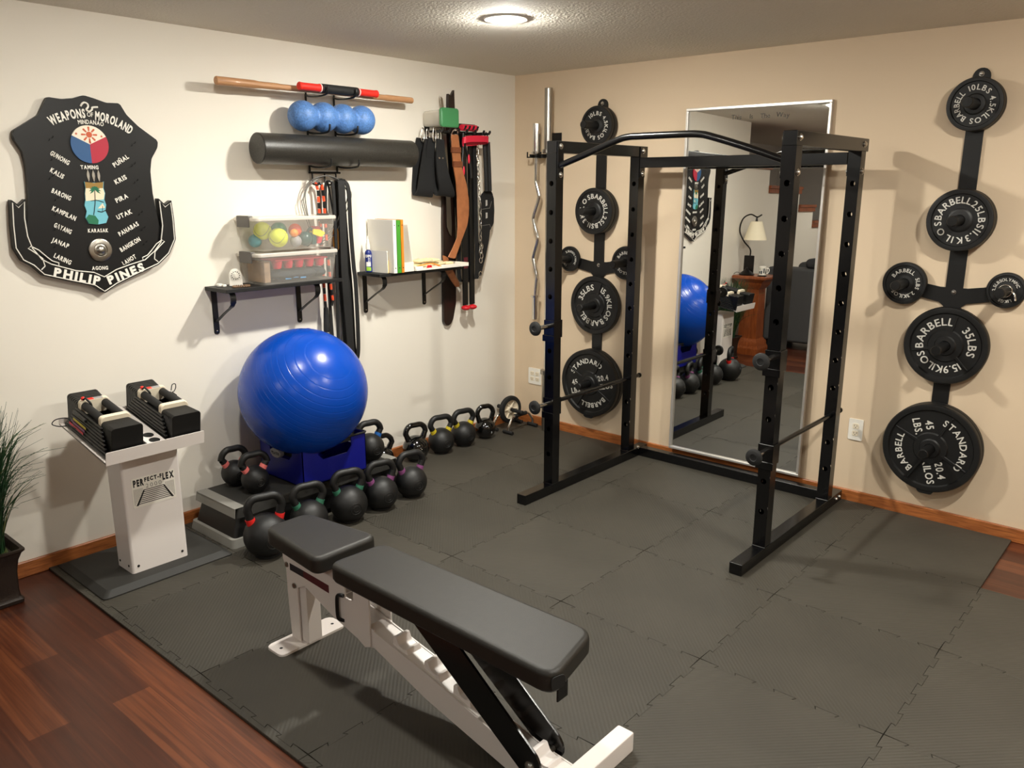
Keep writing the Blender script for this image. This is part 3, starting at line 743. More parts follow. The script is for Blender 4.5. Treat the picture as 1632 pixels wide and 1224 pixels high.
# painted long shield with palm and sea
for n, c in dict(skyochre=(150, 116, 48), sand=(232, 220, 190), sea=(110, 184, 200), palm=(24, 110, 76)).items(): mat(n, c, .5)
Kp = [(-2.872, 1.700), (-2.850, 1.692), (-2.83, 1.696), (-2.808, 1.692), (-2.788, 1.700), (-2.794, 1.672), (-2.788, 1.650), (-2.796, 1.622), (-2.789, 1.60), (-2.797, 1.575), (-2.786, 1.548), (-2.798, 1.522), (-2.836, 1.516), (-2.872, 1.521), (-2.884, 1.548), (-2.874, 1.575), (-2.882, 1.60), (-2.874, 1.622), (-2.874, 1.650), (-2.868, 1.672)]
b = B(); b.prism(Kp, .006, WHT(XF, 0, 0), .001, 1); k0 = part('painted_shield', b, 'sea', pq, label='painted long shield with a palm tree and blue sea')
b = B(); b.prism([(-2.869, 1.698), (-2.83, 1.694), (-2.791, 1.698), (-2.796, 1.672), (-2.868, 1.672)], .0008, WHT(XF+.006, 0, 0)); part('ochre_band', b, 'skyochre', k0)
b = B(); b.prism([(-2.868, 1.672), (-2.796, 1.672), (-2.791, 1.650), (-2.798, 1.624), (-2.874, 1.618), (-2.873, 1.650)], .0008, WHT(XF+.006, 0, 0)); part('sand_band', b, 'sand', k0)
b = B()
for k in range(9):
    a = R(-30+k*30); dx, dz = math.cos(a), math.sin(a); o = V((-2.831, 1.665, 0)); p1 = (o.x+dx*.013-dz*.004, o.y+dz*.013+dx*.004); p2 = (o.x+dx*.026, o.y+dz*.022-.006)
    b.prism([(o.x, o.y), (o.x+dx*.013+dz*.004, o.y+dz*.013-dx*.004), p2, p1], .001, WHT(XF+.0068, 0, 0))
b.prism([(-2.882, 1.545), (-2.868, 1.560), (-2.842, 1.555), (-2.830, 1.535), (-2.834, 1.517), (-2.871, 1.522)], .001, WHT(XF+.006, 0, 0))
part('palm_crown', b, 'palm', k0)
b = B(); b.tube([V((XF+.0075, -2.832, 1.663)), V((XF+.0075, -2.836, 1.61)), V((XF+.0075, -2.848, 1.558))], .0016, 6)
b.tube([V((XF+.0075, -2.853, 1.618)), V((XF+.0075, -2.83, 1.622)), V((XF+.0075, -2.799, 1.612))], .0012, 6)
b.tube([V((XF+.0075, -2.83, 1.575)), V((XF+.0075, -2.812, 1.570)), V((XF+.0075, -2.794, 1.578))], .0018, 6); b.tube([V((XF+.0075, -2.81, 1.572)), V((XF+.0075, -2.806, 1.595))], .0009, 6)
part('palm_trunk_and_boat', b, 'printed black', k0)
b = B(); b.prism([(-2.828, 1.585), (-2.805, 1.608), (-2.796, 1.588)], .001, WHT(XF+.006, 0, 0)); part('sail', b, 'sand', k0)
for y in (-2.850, -2.828, -2.806):
    b = B(); b.prism([(y, 1.752), (y+.006, 1.735), (y+.006, 1.722), (y+.0022, 1.700), (y-.0022, 1.700), (y-.006, 1.722), (y-.006, 1.735)], .003, WHT(XF, 0, 0), .001, 1); part('spear_tip', b, 'steel', pq)
b = B(); b.lathe([(.05, 0), (.05, .006), (.046, .009), (.030, .010), (.027, .007), (.020, .009), (.016, .015), (.009, .018), (0, .0185)], (XF, -2.836, 1.406), (1, 0, 0), 36); part('gong', b, 'steel', pq, label='small round metal gong')
for y, z in [(-2.992, 1.864), (-2.993, 1.785), (-3.01, 1.708), (-2.999, 1.62), (-3.005, 1.561), (-3.016, 1.498), (-3.025, 1.427), (-2.65, 1.854), (-2.66, 1.765), (-2.656, 1.692), (-2.655, 1.62), (-2.651, 1.552), (-2.646, 1.483), (-2.644, 1.418)]:
    b = B(); b.tube([V((XF-.001, y, z)), V((XF+.012, y, z+.002)), V((XF+.014, y, z+.008))], .0012, 6)
    b.tube([V((XF-.001, y+.015, z+.012)), V((XF+.012, y+.015, z+.014)), V((XF+.014, y+.015, z+.02))], .0012, 6); part('wire_pin', b, 'black gloss', pq)

# ------------------------------------------------------------------ wire rack holding stick, rollers
wr = thing('wire_wall_rack', 'black wire wall rack holding the wooden stick and both foam rollers', 'wall rack', (0, -1.6, 1.77))
for y in (-1.69, -1.509):
    b = B(); b.tube([V((.008, y, 2.15)), V((.008, y, 1.755))], .0055, 10); r0 = part('upright_wire', b, 'black satin', wr)
    for z, L in ((2.142, .20), (1.957, .20), (1.785, .20)):
        b = B(); b.tube(cat_rom([V((.008, y, z+.02)), V((.02, y, z)), V((L*.5, y, z-.008)), V((L-.02, y, z-.004)), V((L, y, z+.012)), V((L+.004, y, z+.035))], 5), .005, 8); part('arm', b, 'black satin', r0)
hk = thing('hook_rail', 'short black hook rail under the black roller with ropes hung on it', 'wall hook', (0, -1.6, 1.76))
b = B(); b.tube([V((.02, -1.705, 1.752)), V((.02, -1.50, 1.752))], .0055, 10); part('rail', b, 'black satin', hk)
for y in (-1.685, -1.605, -1.53):
    b = B(); b.tube(cat_rom([V((.02, y, 1.752)), V((.022, y, 1.70)), V((.032, y, 1.690)), V((.07, y, 1.688)), V((.08, y, 1.70))], 4), .0045, 8); part('hook', b, 'black satin', hk)
st = thing('wooden_stick', 'long round pale wooden stick laid across the top of the wire rack', 'exercise stick', (.125, -1.65, 2.153))
b = B(); b.lathe([(0, 0), (.018, .001), (.020, .005), (.0195, .20), (.0165, .23), (.0165, .33), (.0145, .345), (.014, .62), (.014, .86), (.0155, .875), (.0155, 1.02), (.0175, 1.04), (.0170, 1.21), (.016, 1.223), (0, 1.224)], (.115, -2.262, 2.160), (0, 1, 0), 20); part('shaft', b, 'pale wood', st)
ms = thing('massage_roller', 'black massage roller stick with red handles lying on the wooden stick', 'massage roller', (.16, -1.6, 2.165))
b = B(); b.cyl((.167, -1.705, 2.168), (.167, -1.475, 2.168), .0225, n=20, bev=.003); part('roller', b, 'rubber', ms)
for s in (-1, 1):
    o = V((.167, -1.59, 2.168)); b = B(); b.lathe([(.014, .116), (.02, .118), (.0205, .128), (.0185, .135), (.0185, .232), (.0195, .240), (.0205, .247), (.018, .251), (0, .252)], o, (0, s, 0), 20); part('handle', b, 'red foam', ms, label='red handle')
    b = B(); b.lathe([(.0206, .1195), (.0222, .121), (.0222, .124), (.0206, .1255)], o, (0, s, 0), 20); part('end_ring', b, 'white print', ms)
br = thing('massage_ball_roller', 'blue four-ball foam roller resting on the middle arms of the wire rack', 'massage roller', (.12, -1.6, 2.028))
def brp(t):
    return max(math.sqrt(max(0, .076**2-(t-c)**2)) if abs(t-c) < .076 else 0 for c in (.078, .205, .329, .455))
b = B(); pf = []; n = 110
for i in range(n+1):
    t = .002+.529*i/n; r = brp(t); r = max(r, .052) if .10 < t < .43 else r; pf.append((r, t))
b.lathe(pf, (.12, -1.872, 2.030), (0, 1, 0), 36); part('roller_body', b, 'blue foam', br, 50)
fr = thing('foam_roller', 'long speckled black foam roller on the lowest arms of the wire rack', 'foam roller', (.125, -1.57, 1.86))
b = B(); b.lathe([(0, 0), (.071, .001), (.0755, .005), (.0755, 1.005), (.071, 1.009), (0, 1.01)], (.118, -2.072, 1.862), (0, 1, 0), 40); part('roller_body', b, 'foam roller', fr)

# ropes and bands on the hook rail
mat('rope orange', (232, 78, 36), .5); mat('cable', (120, 118, 114), .4); mat('handle yellow', (226, 156, 40), .45)
jr = thing('jump_rope', 'orange and black beaded jump rope hanging behind the clear storage boxes', 'jump rope', (.045, -1.66, 1.69))
def beads(path, off):
    A, Bk = B(), B(); pts = [V(p) for p in path]; i = 0
    for a, c in zip(pts, pts[1:]):
        L = (c-a).length; n = max(1, round(L/.034))
        for k in range(n):
            q = A if (i+off) % 2 == 0 else Bk; i += 1
            q.cyl(a.lerp(c, (k+.04)/n), a.lerp(c, (k+.96)/n), .0078, n=10)
    return A, Bk
A, K = beads([(.045, -1.683, 1.703), (.052, -1.676, 1.66), (.05, -1.672, 1.40), (.05, -1.668, 1.10), (.055, -1.668, 1.02)], 0)
A2, K2 = beads([(.045, -1.683, 1.703), (.06, -1.655, 1.69), (.055, -1.643, 1.60), (.055, -1.638, 1.32), (.058, -1.628, 1.12), (.06, -1.622, 1.06), (.06, -1.634, 1.03)], 1)
part('orange_beads', A, 'rope orange', jr); part('black_beads', K, 'black satin', jr); part('orange_beads', A2, 'rope orange', jr); part('black_beads', K2, 'black satin', jr)
b = B(); b.lathe([(.011, 0), (.013, .01), (.017, .10), (.018, .13), (.014, .138), (0, .139)], (.055, -1.668, 1.025), (.02, -.03, -1), 16); part('handle', b, 'rubber', jr)
cj = thing('cable_rope', 'thin grey cable speed rope coiled on the first hook of the rail', 'jump rope', (.035, -1.70, 1.70))
b = B()
for k, (w, d, x) in enumerate(((.055, .30, .034), (.07, .27, .04), (.085, .31, .046))):
    b.tube(cat_rom([V((x, -1.683-.02*k+.0, 1.705)), V((x, -1.683-w, 1.66-.02*k)), V((x, -1.69-w, 1.58)), V((x, -1.683-.3*w, 1.70-d)), V((x+.01, -1.60, 1.72-d)), V((x+.015, -1.51+.02*k, 1.60)), V((x+.012, -1.515+.015*k, 1.68)), V((x+.008, -1.60, 1.735))], 6, True), .0028, 6, closed=True)
part('cable', b, 'cable', cj, 60)
def band(name, pts, w, lab, cat='exercise band', t=.005, m='rubber', side=(0, 1, 0)):
    b = B(); b.strip(cat_rom([V(p) for p in pts], 6, True), side, w, t, closed=True)
    return solo(name, b, m, lab, cat, pts[0], 'rubber loop bands on the hook rail', 50)
band('resistance_band', [(.062, -1.605, 1.704), (.075, -1.592, 1.66), (.07, -1.59, 1.30), (.068, -1.60, .95), (.064, -1.605, .80), (.050, -1.615, .79), (.044, -1.625, .84), (.042, -1.63, 1.2), (.04, -1.622, 1.62), (.048, -1.612, 1.70)], .018, 'narrow black rubber band on the middle hook beside the jump rope', t=.006)
band('resistance_band', [(.055, -1.53, 1.709), (.085, -1.545, 1.69), (.088, -1.55, 1.5), (.085, -1.55, 1.15), (.075, -1.525, .80), (.065, -1.525, .73), (.045, -1.525, .72), (.040, -1.53, .9), (.04, -1.54, 1.3), (.04, -1.535, 1.68)], .045, 'wide black rubber band hanging longest from the end hook', t=.006)
band('resistance_band', [(.07, -1.515, 1.709), (.085, -1.498, 1.66), (.082, -1.492, 1.45), (.075, -1.478, 1.25), (.07, -1.465, 1.14), (.066, -1.46, .9), (.060, -1.46, .75), (.048, -1.465, .70), (.036, -1.47, .76), (.036, -1.475, 1.1), (.036, -1.49, 1.4), (.045, -1.505, 1.68)], .024, 'black rubber band at the outer end of the hook rail nearest the spray bottle', t=.006)
tb = thing('tube_band', 'yellow handled tube band peeking out behind the upper storage box', 'exercise band', (.05, -1.58, 1.40))
b = B(); b.lathe([(0, 0), (.014, .002), (.0165, .012), (.0165, .10), (.012, .118), (0, .12)], (.05, -1.574, 1.335), (0, .02, 1), 14); part('handle', b, 'handle yellow', tb)
b = B(); b.tube([V((.05, -1.573, 1.452)), V((.045, -1.58, 1.55)), V((.04, -1.60, 1.695))], .005, 8); part('tube', b, 'rubber', tb)

# ------------------------------------------------------------------ two shelves
def shelf(y0, y1, z, ys, lab):
    t = thing('wall_shelf', lab, 'shelf', (0, (y0+y1)/2, z))
    b = B(); b.box(.001, .205, y0, y1, z-.018, z, .0015, 1); part('board', b, 'black matte', t)
    for y in ys:
        b = B(); w = .030
        b.prism(rpoly([(y-w/2, z-.0185), (y-w/2, z-.245), (y+w/2, z-.245), (y+w/2, z-.0185)], [0, .0148, .0148, 0], 6), .004, WHT(.001, 0, 0), .001, 1)
        b.strip([V((.005, y, z-.021)), V((.165, y, z-.021))], (0, 1, 0), w, .004)
        pts = cat_rom([V((.160, y, z-.021)), V((.176, y, z-.025)), V((.184, y, z-.040)), V((.183, y, z-.065)), V((.170, y, z-.085)), V((.150, y, z-.098)), V((.10, y, z-.125)), V((.05, y, z-.155)), V((.006, y, z-.182))], 4)
        b.strip(pts, (0, 1, 0), [w]*14+[w*.8]*6+[w*.55]*(len(pts)-20), .004); q = part('bracket', b, 'black satin', t)
        b = B(); b.lathe([(.0045, 0), (.004, .002), (0, .003)], (.005, y, z-.228), (1, 0, 0), 12); part('screw', b, 'bolt zinc', q)
SZ = 1.197
shelf(-2.345, -1.655, SZ, (-2.300, -1.806), 'black shelf holding the clear storage boxes and white timer')
shelf(-1.398, -.738, SZ, (-1.346, -.877), 'black shelf holding the binders and spray bottle')

# storage boxes with their contents
clear_plastic('clear plastic', (222, 218, 208), .11); clear_plastic('lid plastic', (226, 220, 210), .62)
mat('latch grey', (92, 88, 84), .45); mat('softball', (214, 222, 50), .6); mat('teal', (66, 140, 152), .5); mat('emerald', (18, 122, 92), .25)
mat('orange ball', (232, 82, 34), .5); mat('ping orange', (244, 140, 40), .5); mat('grey ball', (150, 148, 150), .55); mat('dark teal', (20, 70, 68), .3); mat('yellow piece', (240, 206, 40), .5)
mat('crimson', (206, 28, 58), .5); mat('kraft', (150, 122, 94), .8, vary=(30, .2)); mat('dark cloth', (44, 50, 54), .9, bump=(60, .6, .006)); mat('light blue', (70, 146, 200), .5)
def storage_box(z, h, y0, y1, x0, x1, lab):
    t = thing('storage_box', lab, 'storage box', ((x0+x1)/2, (y0+y1)/2, z), group='clear plastic storage boxes')
    cx, cy = (x0+x1)/2, (y0+y1)/2; b = B(); k = 6
    def ring(sc, zz): return [(cx+(px-cx)*sc+0, cy+(py-cy)*sc, zz) for px, py in rrect(x0, x1, y0, y1, .025, k)]
    b.rings([ring(.90, z+.001), ring(.905, z+.006), ring(.985, z+h-.012), ring(1.015, z+h-.011), ring(1.015, z+h), ring(.978, z+h), ring(.975, z+h-.012), ring(.892, z+.008), ring(.885, z+.004)], cap=True)
    part('tub', b, 'clear plastic', t)
    b = B(); b.rings([ring(1.02, z+h+.001), ring(1.028, z+h+.004), ring(1.028, z+h+.014), ring(1.0, z+h+.019), ring(.96, z+h+.019), ring(.95, z+h+.014), ring(.5, z+h+.014)]); part('lid', b, 'lid plastic', t)
    for s in (-1, 1):
        yy = y0-.004 if s < 0 else y1+.004; b = B()
        b.box(cx-.055, cx+.055, *sorted((yy-s*.018, yy+s*.009)), z+h+.0145, z+h+.026, .004); b.box(cx-.055, cx+.055, *sorted((yy+s*.002, yy+s*.009)), z+h-.03, z+h+.018, .003)
        part('latch', b, 'latch grey', t)
    return t
bx0, bx1, by0, by1 = .010, .215, -2.165, -1.685
storage_box(SZ+.001, .140, by0, by1, bx0, bx1, 'lower clear storage box with a red tray and dark cloth inside')
storage_box(SZ+.1685, .148, by0, by1, bx0, bx1, 'upper clear storage box full of colourful balls')
def ball(name, x, y, z, r, m, lab, cat='ball', extra=None):
    t = thing(name, lab, cat, (x, y, z-r)); b = B(); b.sphere((x, y, z), r); part('ball_body', b, m, t, 60)
    if extra:
        b = B(); q = [V((x, y, z)) + (V((math.cos(a), math.sin(a), .6*math.sin(2*a))).normalized())*(r*1.002) for a in [2*PI*i/48 for i in range(48)]]
        b.tube(q, .0012, 5, closed=True); part('seam', b, 'latch grey', t)
        b = B(); text_line(b, 'SOFTBALL', .011, frame((x+r*1.004, y-.002, z+.012), (0, 1, 0), (0, 0, 1)), .01, .1, depth=.002); part('lettering', b, 'printed black', t) if extra == 2 else b.bm.free()
    return t
zb = SZ+.180
ball('softball', .150, -2.003, zb+.050, .048, 'softball', 'yellow softball at the front of the upper storage box', extra=1)
ball('softball', .085, -2.052, zb+.083, .045, 'softball', 'yellow softball near the left end, behind the front softball', extra=1)
ball('toy_ball', .062, -2.083, zb+.034, .0335, 'teal', 'teal ball low in the left end of the upper storage box')
ball('rubber_ball', .075, -1.950, zb+.082, .042, 'emerald', 'shiny green ball behind the orange balls in the upper storage box')
ball('rubber_ball', .125, -1.885, zb+.082, .034, 'orange ball', 'bright orange-red ball high in the upper storage box')
ball('table_tennis_ball', .165, -1.918, zb+.070, .021, 'ping orange', 'small light orange ball in front of the orange-red one')
ball('massage_ball', .155, -1.905, zb+.028, .030, 'grey ball', 'grey ball low in the middle of the upper storage box')
ball('rubber_ball', .135, -1.835, zb+.037, .037, 'dark teal', 'shiny dark green ball right of the grey ball in the upper box')
b = B(); b.tube([V((.13+.042*math.cos(a)*.4, -1.805+.030*math.sin(a)*.6, zb+.045+.045*math.cos(a))) for a in [2*PI*i/24 for i in range(24)]], .007, 8, closed=True); b.box(.11, .155, -1.802, -1.772, zb+.004, zb+.07, .008)
solo('pulley_strap', b, 'dark teal', 'dark green strap handle beside the yellow piece in the upper box', 'strap', (.13, -1.80, zb))
b = B(); b.prism(rpoly([(-.035, 0), (.02, -.018), (.045, .004), (.01, .022), (-.03, .026)], .006), .03, frame((.13, -1.765, zb+.060), (0, 1, 0), (0, 0, 1)), .004); solo('yellow_block', b, 'yellow piece', 'bright yellow plastic piece at the right of the upper storage box', 'toy', (.13, -1.765, zb+.06))
b = B(); b.prism(rpoly([(-.03, 0), (.035, .004), (.032, .085), (.01, .095), (-.028, .06)], .008), .05, frame((.06, -1.745, zb+.004), (0, 1, 0), (0, 0, 1)), .008); solo('pink_bag', b, 'crimson', 'pink-red bundle filling the right end of the upper storage box', 'bag', (.06, -1.745, zb))
zc = SZ+.0115
b = B()
b.box(.05, .195, -2.06, -1.74, zc+.104, zc+.111, .003)
for k in range(5): b.lathe([(.0, 0), (.017, .001), (.021, .006), (.031, .046)], (.162, -2.03+.064*k, zc+.062), n=16)
solo('red_tray', b, 'crimson', 'red plastic cup tray inside the lower storage box', 'tray', (.12, -1.9, zc+.06))
b = B()
for (x, y, z, sx, sy, sz) in ((.115, -1.97, .028, .082, .09, .028), (.115, -1.86, .029, .083, .085, .029), (.115, -1.775, .030, .08, .05, .030), (.115, -1.92, .029, .08, .10, .027)): b.sphere((x, y, zc+z), 1, sx, sy, sz, 20, 12)
solo('dark_cloth', b, 'dark cloth', 'crumpled dark cloth in the bottom of the lower storage box', 'cloth', (.11, -1.87, zc))
b = B(); b.box(.03, .185, -2.119, -2.085, zc, zc+.105, .002, 1); solo('cardboard_box', b, 'kraft', 'plain brown cardboard at the left end of the lower storage box', 'box', (.1, -2.1, zc))
b = B()
for q in range(3): b.box(.183, .186, -2.0+.045*q, -1.965+.045*q, zc+.008+.005*(q % 2), zc+.015+.005*(q % 2), .001, 1)
solo('blue_band', b, 'light blue', 'light blue strip low at the front of the lower storage box', 'exercise band', (.184, -1.95, zc))
# kitchen timer, beads, little white clip
tm = thing('kitchen_timer', 'white dial kitchen timer on the shelf left of the storage boxes', 'timer', (.09, -2.225, SZ))
Mt = frame((.085, -2.222, SZ+.001), (.45, .89, 0), (0, 0, 1))
b = B(); b.prism([(-.032, 0), (.032, 0), (.030, .055)] + [(.030*math.cos(R(a)), .055+.030*math.sin(R(a))) for a in range(10, 180, 12)] + [(-.030, .055)], .036, Mt @ Mx.Translation((0, 0, -.018)), .004); part('case', b, 'white plastic', tm)
b = B(); b.prism([(.024*math.cos(2*PI*i/32), .024*math.sin(2*PI*i/32)) for i in range(32)], .002, Mt @ Mx.Translation((0, .052, .018))); dl = part('dial', b, 'white print', tm)
b = B()
for k in range(12):
    Q = Mt @ Mx.Translation((0, .052, .020)) @ Mx.Rotation(2*PI*k/12, 4, 'Z'); b.prism([(-.0022, .0165), (.0022, .0165), (.0022, .0215), (-.0022, .0215)], .0005, Q)
part('minute_marks', b, 'printed black', dl)
b = B(); b.prism(rpoly([(-.004, -.013), (.004, -.013), (.0045, .013), (-.0045, .013)], .003), .009, Mt @ Mx.Translation((0, .052, .020)) @ Mx.Rotation(.3, 4, 'Z'), .002); part('knob', b, 'white plastic', dl)
mat('bead brown', (110, 84, 60), .4)
b = B()
for k in range(26):
    a = 2*PI*k/26; b.sphere((.155+.022*math.cos(a)+.004*math.sin(3*a), -2.235+.045*math.sin(a), SZ+.0052), .005, u=8, v=6)
solo('bead_bracelet', b, 'bead brown', 'string of small brown beads lying in front of the white timer', 'bracelet', (.155, -2.235, SZ))
b = B(); b.lathe([(.012, 0), (.015, .002), (.015, .012), (.012, .014), (.006, .014)], (.055, -2.295, SZ+.0005), n=20); b.box(.060, .085, -2.292, -2.272, SZ+.0005, SZ+.011, .003)
solo('tape_roll', b, 'white plastic', 'tiny white roll at the left end of the storage box shelf', 'tape', (.055, -2.295, SZ))

# second shelf: bottle, bookend, binders, file, tray
sp = thing('spray_bottle', 'blue whiteboard spray bottle with white nozzle at the left end of the shelf', 'spray bottle', (.065, -1.362, SZ))
mat('bottle navy', (28, 44, 116), .3); mat('lime', (150, 196, 60), .5)
o = (.065, -1.362, SZ+.0005)
b = B(); b.lathe([(.0, 0), (.018, .001), (.0205, .004), (.0205, .108), (.017, .120), (.010, .126), (.010, .130)], o, n=28); bt = part('bottle', b, 'bottle navy', sp)
b = B(); b.lathe([(.0125, .130), (.013, .132), (.0125, .155), (.0075, .172), (.0065, .185), (.004, .188), (.0035, .205), (0, .206)], o, n=20); part('nozzle', b, 'white plastic', sp)
Fb = frame((.065+.0197, -1.362-.0085, SZ), (.40, .917, 0), (0, 0, 1))
def wrap(b, poly, rad, o, a0, d=.0006):
    vs = []
    for u, z in poly: vs.append((u, z))
    n = len(vs); lo = []
    for k in (0, 1): lo.append([(o[0]+(rad+k*d)*math.cos(a0+u/rad), o[1]+(rad+k*d)*math.sin(a0+u/rad), o[2]+z) for u, z in vs])
    b.raw(lo[0]+lo[1], [tuple(range(n, 2*n))]+[(i, (i+1) % n, n+(i+1) % n, n+i) for i in range(n)])
a0 = R(-38)
b = B()
for (u0, u1, z0, z1) in ((-.014, -.004, .035, .06), (-.004, .006, .035, .06), (.006, .012, .035, .06)): wrap(b, [(u0, z0), (u1, z0), (u1, z1), (u0, z1)], .0206, o, a0)
part('label_picture', b, 'white print', bt)
b = B()
for k in range(4): wrap(b, [(-.014+.007*k, .010), (-.007+.007*k, .010), (-.007+.007*k, .034-.002*k), (-.014+.007*k, .031)], .0206, o, a0)
part('label_stripe', b, 'lime', bt)
b = B()
for k, ch in enumerate('EXPO'):
    u = -.0135+.0085*k; cx2, cy2 = o[0]+.0210*math.cos(a0+u/.0205), o[1]+.0210*math.sin(a0+u/.0205)
    text_line(b, ch, .019, frame((cx2, cy2, o[2]+.094), (-math.sin(a0+u/.0205), math.cos(a0+u/.0205), .12), (0, 0, 1)), .05, .1, .62, .001)
for k in range(3): wrap(b, [(-.002, .078-.008*k), (.010, .078-.008*k), (.010, .082-.008*k), (-.002, .082-.008*k)], .0206, o, a0)
part('label_lettering', b, 'white print', bt)
be = thing('bookend', 'low white acrylic bookend beside the spray bottle', 'bookend', (.13, -1.345, SZ))
b = B(); b.prism(rrect(-.075, .075, 0, .125, .006), .004, frame((.125, -1.337, SZ+.001), (1, .07, 0), (0, 0, 1)), .001, 1); part('panel', b, 'white plastic', be)
mat('note yellow', (236, 206, 120), .7)
b = B(); b.box(.125, .195, -1.331, -1.3225, SZ+.0005, SZ+.072, .001, 1); solo('sticky_note_pad', b, 'note yellow', 'narrow yellow pad standing between the bookend and the white binder', 'note pad', (.16, -1.327, SZ))
def binder(y, w, h, d, m, lab, tilt=0.0):
    t = thing('binder', lab, 'binder', (.1, y, SZ), group='ring binders on the shelf')
    b = B(); x0, x1 = .012, .012+d
    b.box(x0, x1-.002, y, y+.003, SZ+.001, SZ+h, .001, 1); b.box(x0, x1-.002, y+w-.003, y+w, SZ+.001, SZ+h, .001, 1); b.box(x1-.004, x1, y, y+w, SZ+.001, SZ+h, .001, 1); part('cover', b, m, t)
    b = B(); b.box(x0+.004, x1-.012, y+.004, y+w-.004, SZ+.006, SZ+h-.010); part('paper_block', b, 'white print', t)
    b = B()
    for z in (.03, h-.03): b.lathe([(.0035, 0), (.003, .0015), (0, .002)], (x1, y+w/2, SZ+z), (1, 0, 0), 10)
    part('rivets', b, 'printed black', t)
mat('binder green', (66, 142, 44), .4); mat('binder orange', (214, 128, 32), .4)
binder(-1.318, .024, .300, .225, 'white plastic', 'white ring binder, leftmost of the three binders on the shelf')
binder(-1.291, .028, .297, .226, 'binder green', 'bright green ring binder between the white and orange ones')
binder(-1.260, .018, .300, .227, 'binder orange', 'orange ring binder against the white magazine file')
mf = thing('magazine_file', 'white slanted magazine file standing right of the orange binder', 'magazine file', (.1, -1.2, SZ))
Fm = frame((.10, -1.236, SZ+.001), (1, 0, 0), (0, 0, 1)); poly = [(-.09, 0), (.118, 0), (.110, .05), (.075, .265), (-.09, .265)]
b = B(); b.prism(poly, .003, Fm); part('side_panel', b, 'white plastic', mf)
b = B(); b.prism(poly, .003, Fm @ Mx.Translation((0, 0, -.085))); part('side_panel', b, 'white plastic', mf)
b = B(); b.box(.010, .013, -1.236, -1.151, SZ+.001, SZ+.266); b.box(.013, .217, -1.236, -1.151, SZ+.001, SZ+.004); b.box(.2135, .217, -1.236, -1.151, SZ+.004, SZ+.055); part('back_panel', b, 'white plastic', mf)
ty = thing('shallow_tray', 'shallow white tray with work gloves at the right end of the shelf', 'tray', (.12, -.9, SZ))
b = B(); b.box(.02, .225, -1.135, -.700, SZ+.001, SZ+.004); b.box(.02, .225, -.703, -.700, SZ+.004, SZ+.022); b.box(.222, .225, -1.135, -.703, SZ+.004, SZ+.012); part('tray_body', b, 'white plastic', ty)
mat('glove cream', (228, 212, 168), .9, bump=(200, .5, .003))
def glove(x, y, z, rz, lab, m='glove cream'):
    t = thing('work_glove', lab, 'glove', M=Mx.Translation((x, y, z)) @ Mx.Rotation(rz, 4, 'Z'))
    b = B(); b.sphere((0, 0, .012), 1, .052, .042, .012, 20, 10); b.sphere((-.065, 0, .012), 1, .035, .034, .012, 16, 8); part('palm', b, m, t, 60, local=True)
    for k in range(4):
        a = R(-24+16*k); p0 = V((.035, -.027+.018*k, .011)); L = (.052, .062, .060, .048)[k]
        b = B(); b.tube([p0, p0+V((math.cos(a)*L*.5, math.sin(a)*L*.5, .003)), p0+V((math.cos(a)*L*.9, math.sin(a)*L*.9, 0)), p0+V((math.cos(a)*L, math.sin(a)*L, 0))], [.0095, .0095, .008, .003], 10); part('finger', b, m, t, 60, local=True)
    b = B(); b.tube([V((-.02, .03, .011)), V((.0, .055, .012)), V((.022, .068, .011)), V((.026, .07, .011))], [.011, .0105, .008, .003], 10); part('thumb', b, m, t, 60, local=True)
glove(.078, -1.02, SZ+.0045, R(84), 'cream work glove lying lowest in the white tray')
glove(.085, -.94, SZ+.0295, R(97), 'cream work glove lying on top, fingers toward the corner')
glove(.078, -.82, SZ+.0045, R(84), 'cream work glove at the right end of the white tray')
b = B(); b.strip(cat_rom([V((.15, -1.12, SZ+.010)), V((.19, -1.06, SZ+.028)), V((.185, -.98, SZ+.032)), V((.20, -.92, SZ+.012))], 6), (1, .3, 0), .02, .004); solo('orange_strap', b, 'ping orange', 'short orange strap across the gloves in the white tray', 'strap', (.18, -1.0, SZ+.005))
b = B(); b.lathe([(.016, 0), (.028, .001), (.028, .018), (.016, .019), (.016, 0)], (.185, -1.085, SZ+.0045), n=24); solo('tape_roll', b, 'white print', 'white tape roll at the front left of the glove tray', 'tape', (.185, -1.085, SZ))
b = B(); b.prism(rpoly([(-.016, 0), (.016, 0), (.008, .022), (-.006, .022)], .004), .02, frame((.20, -1.02, SZ+.0045), (0, 1, 0), (0, 0, 1)), .002); solo('red_clip', b, 'red plastic', 'small red clip between the tape roll and papers in the tray', 'clip', (.2, -1.02, SZ))
b = B(); b.box(.13, .222, -.985, -.735, SZ+.0045, SZ+.0085); b.box(.14, .221, -.97, -.715, SZ+.0088, SZ+.0115); solo('paper_stack', b, 'white print', 'few white papers at the front edge of the glove tray', 'paper', (.18, -.86, SZ))
mat('badge dark', (34, 32, 40), .4); mat('badge maroon', (84, 24, 34), .4)
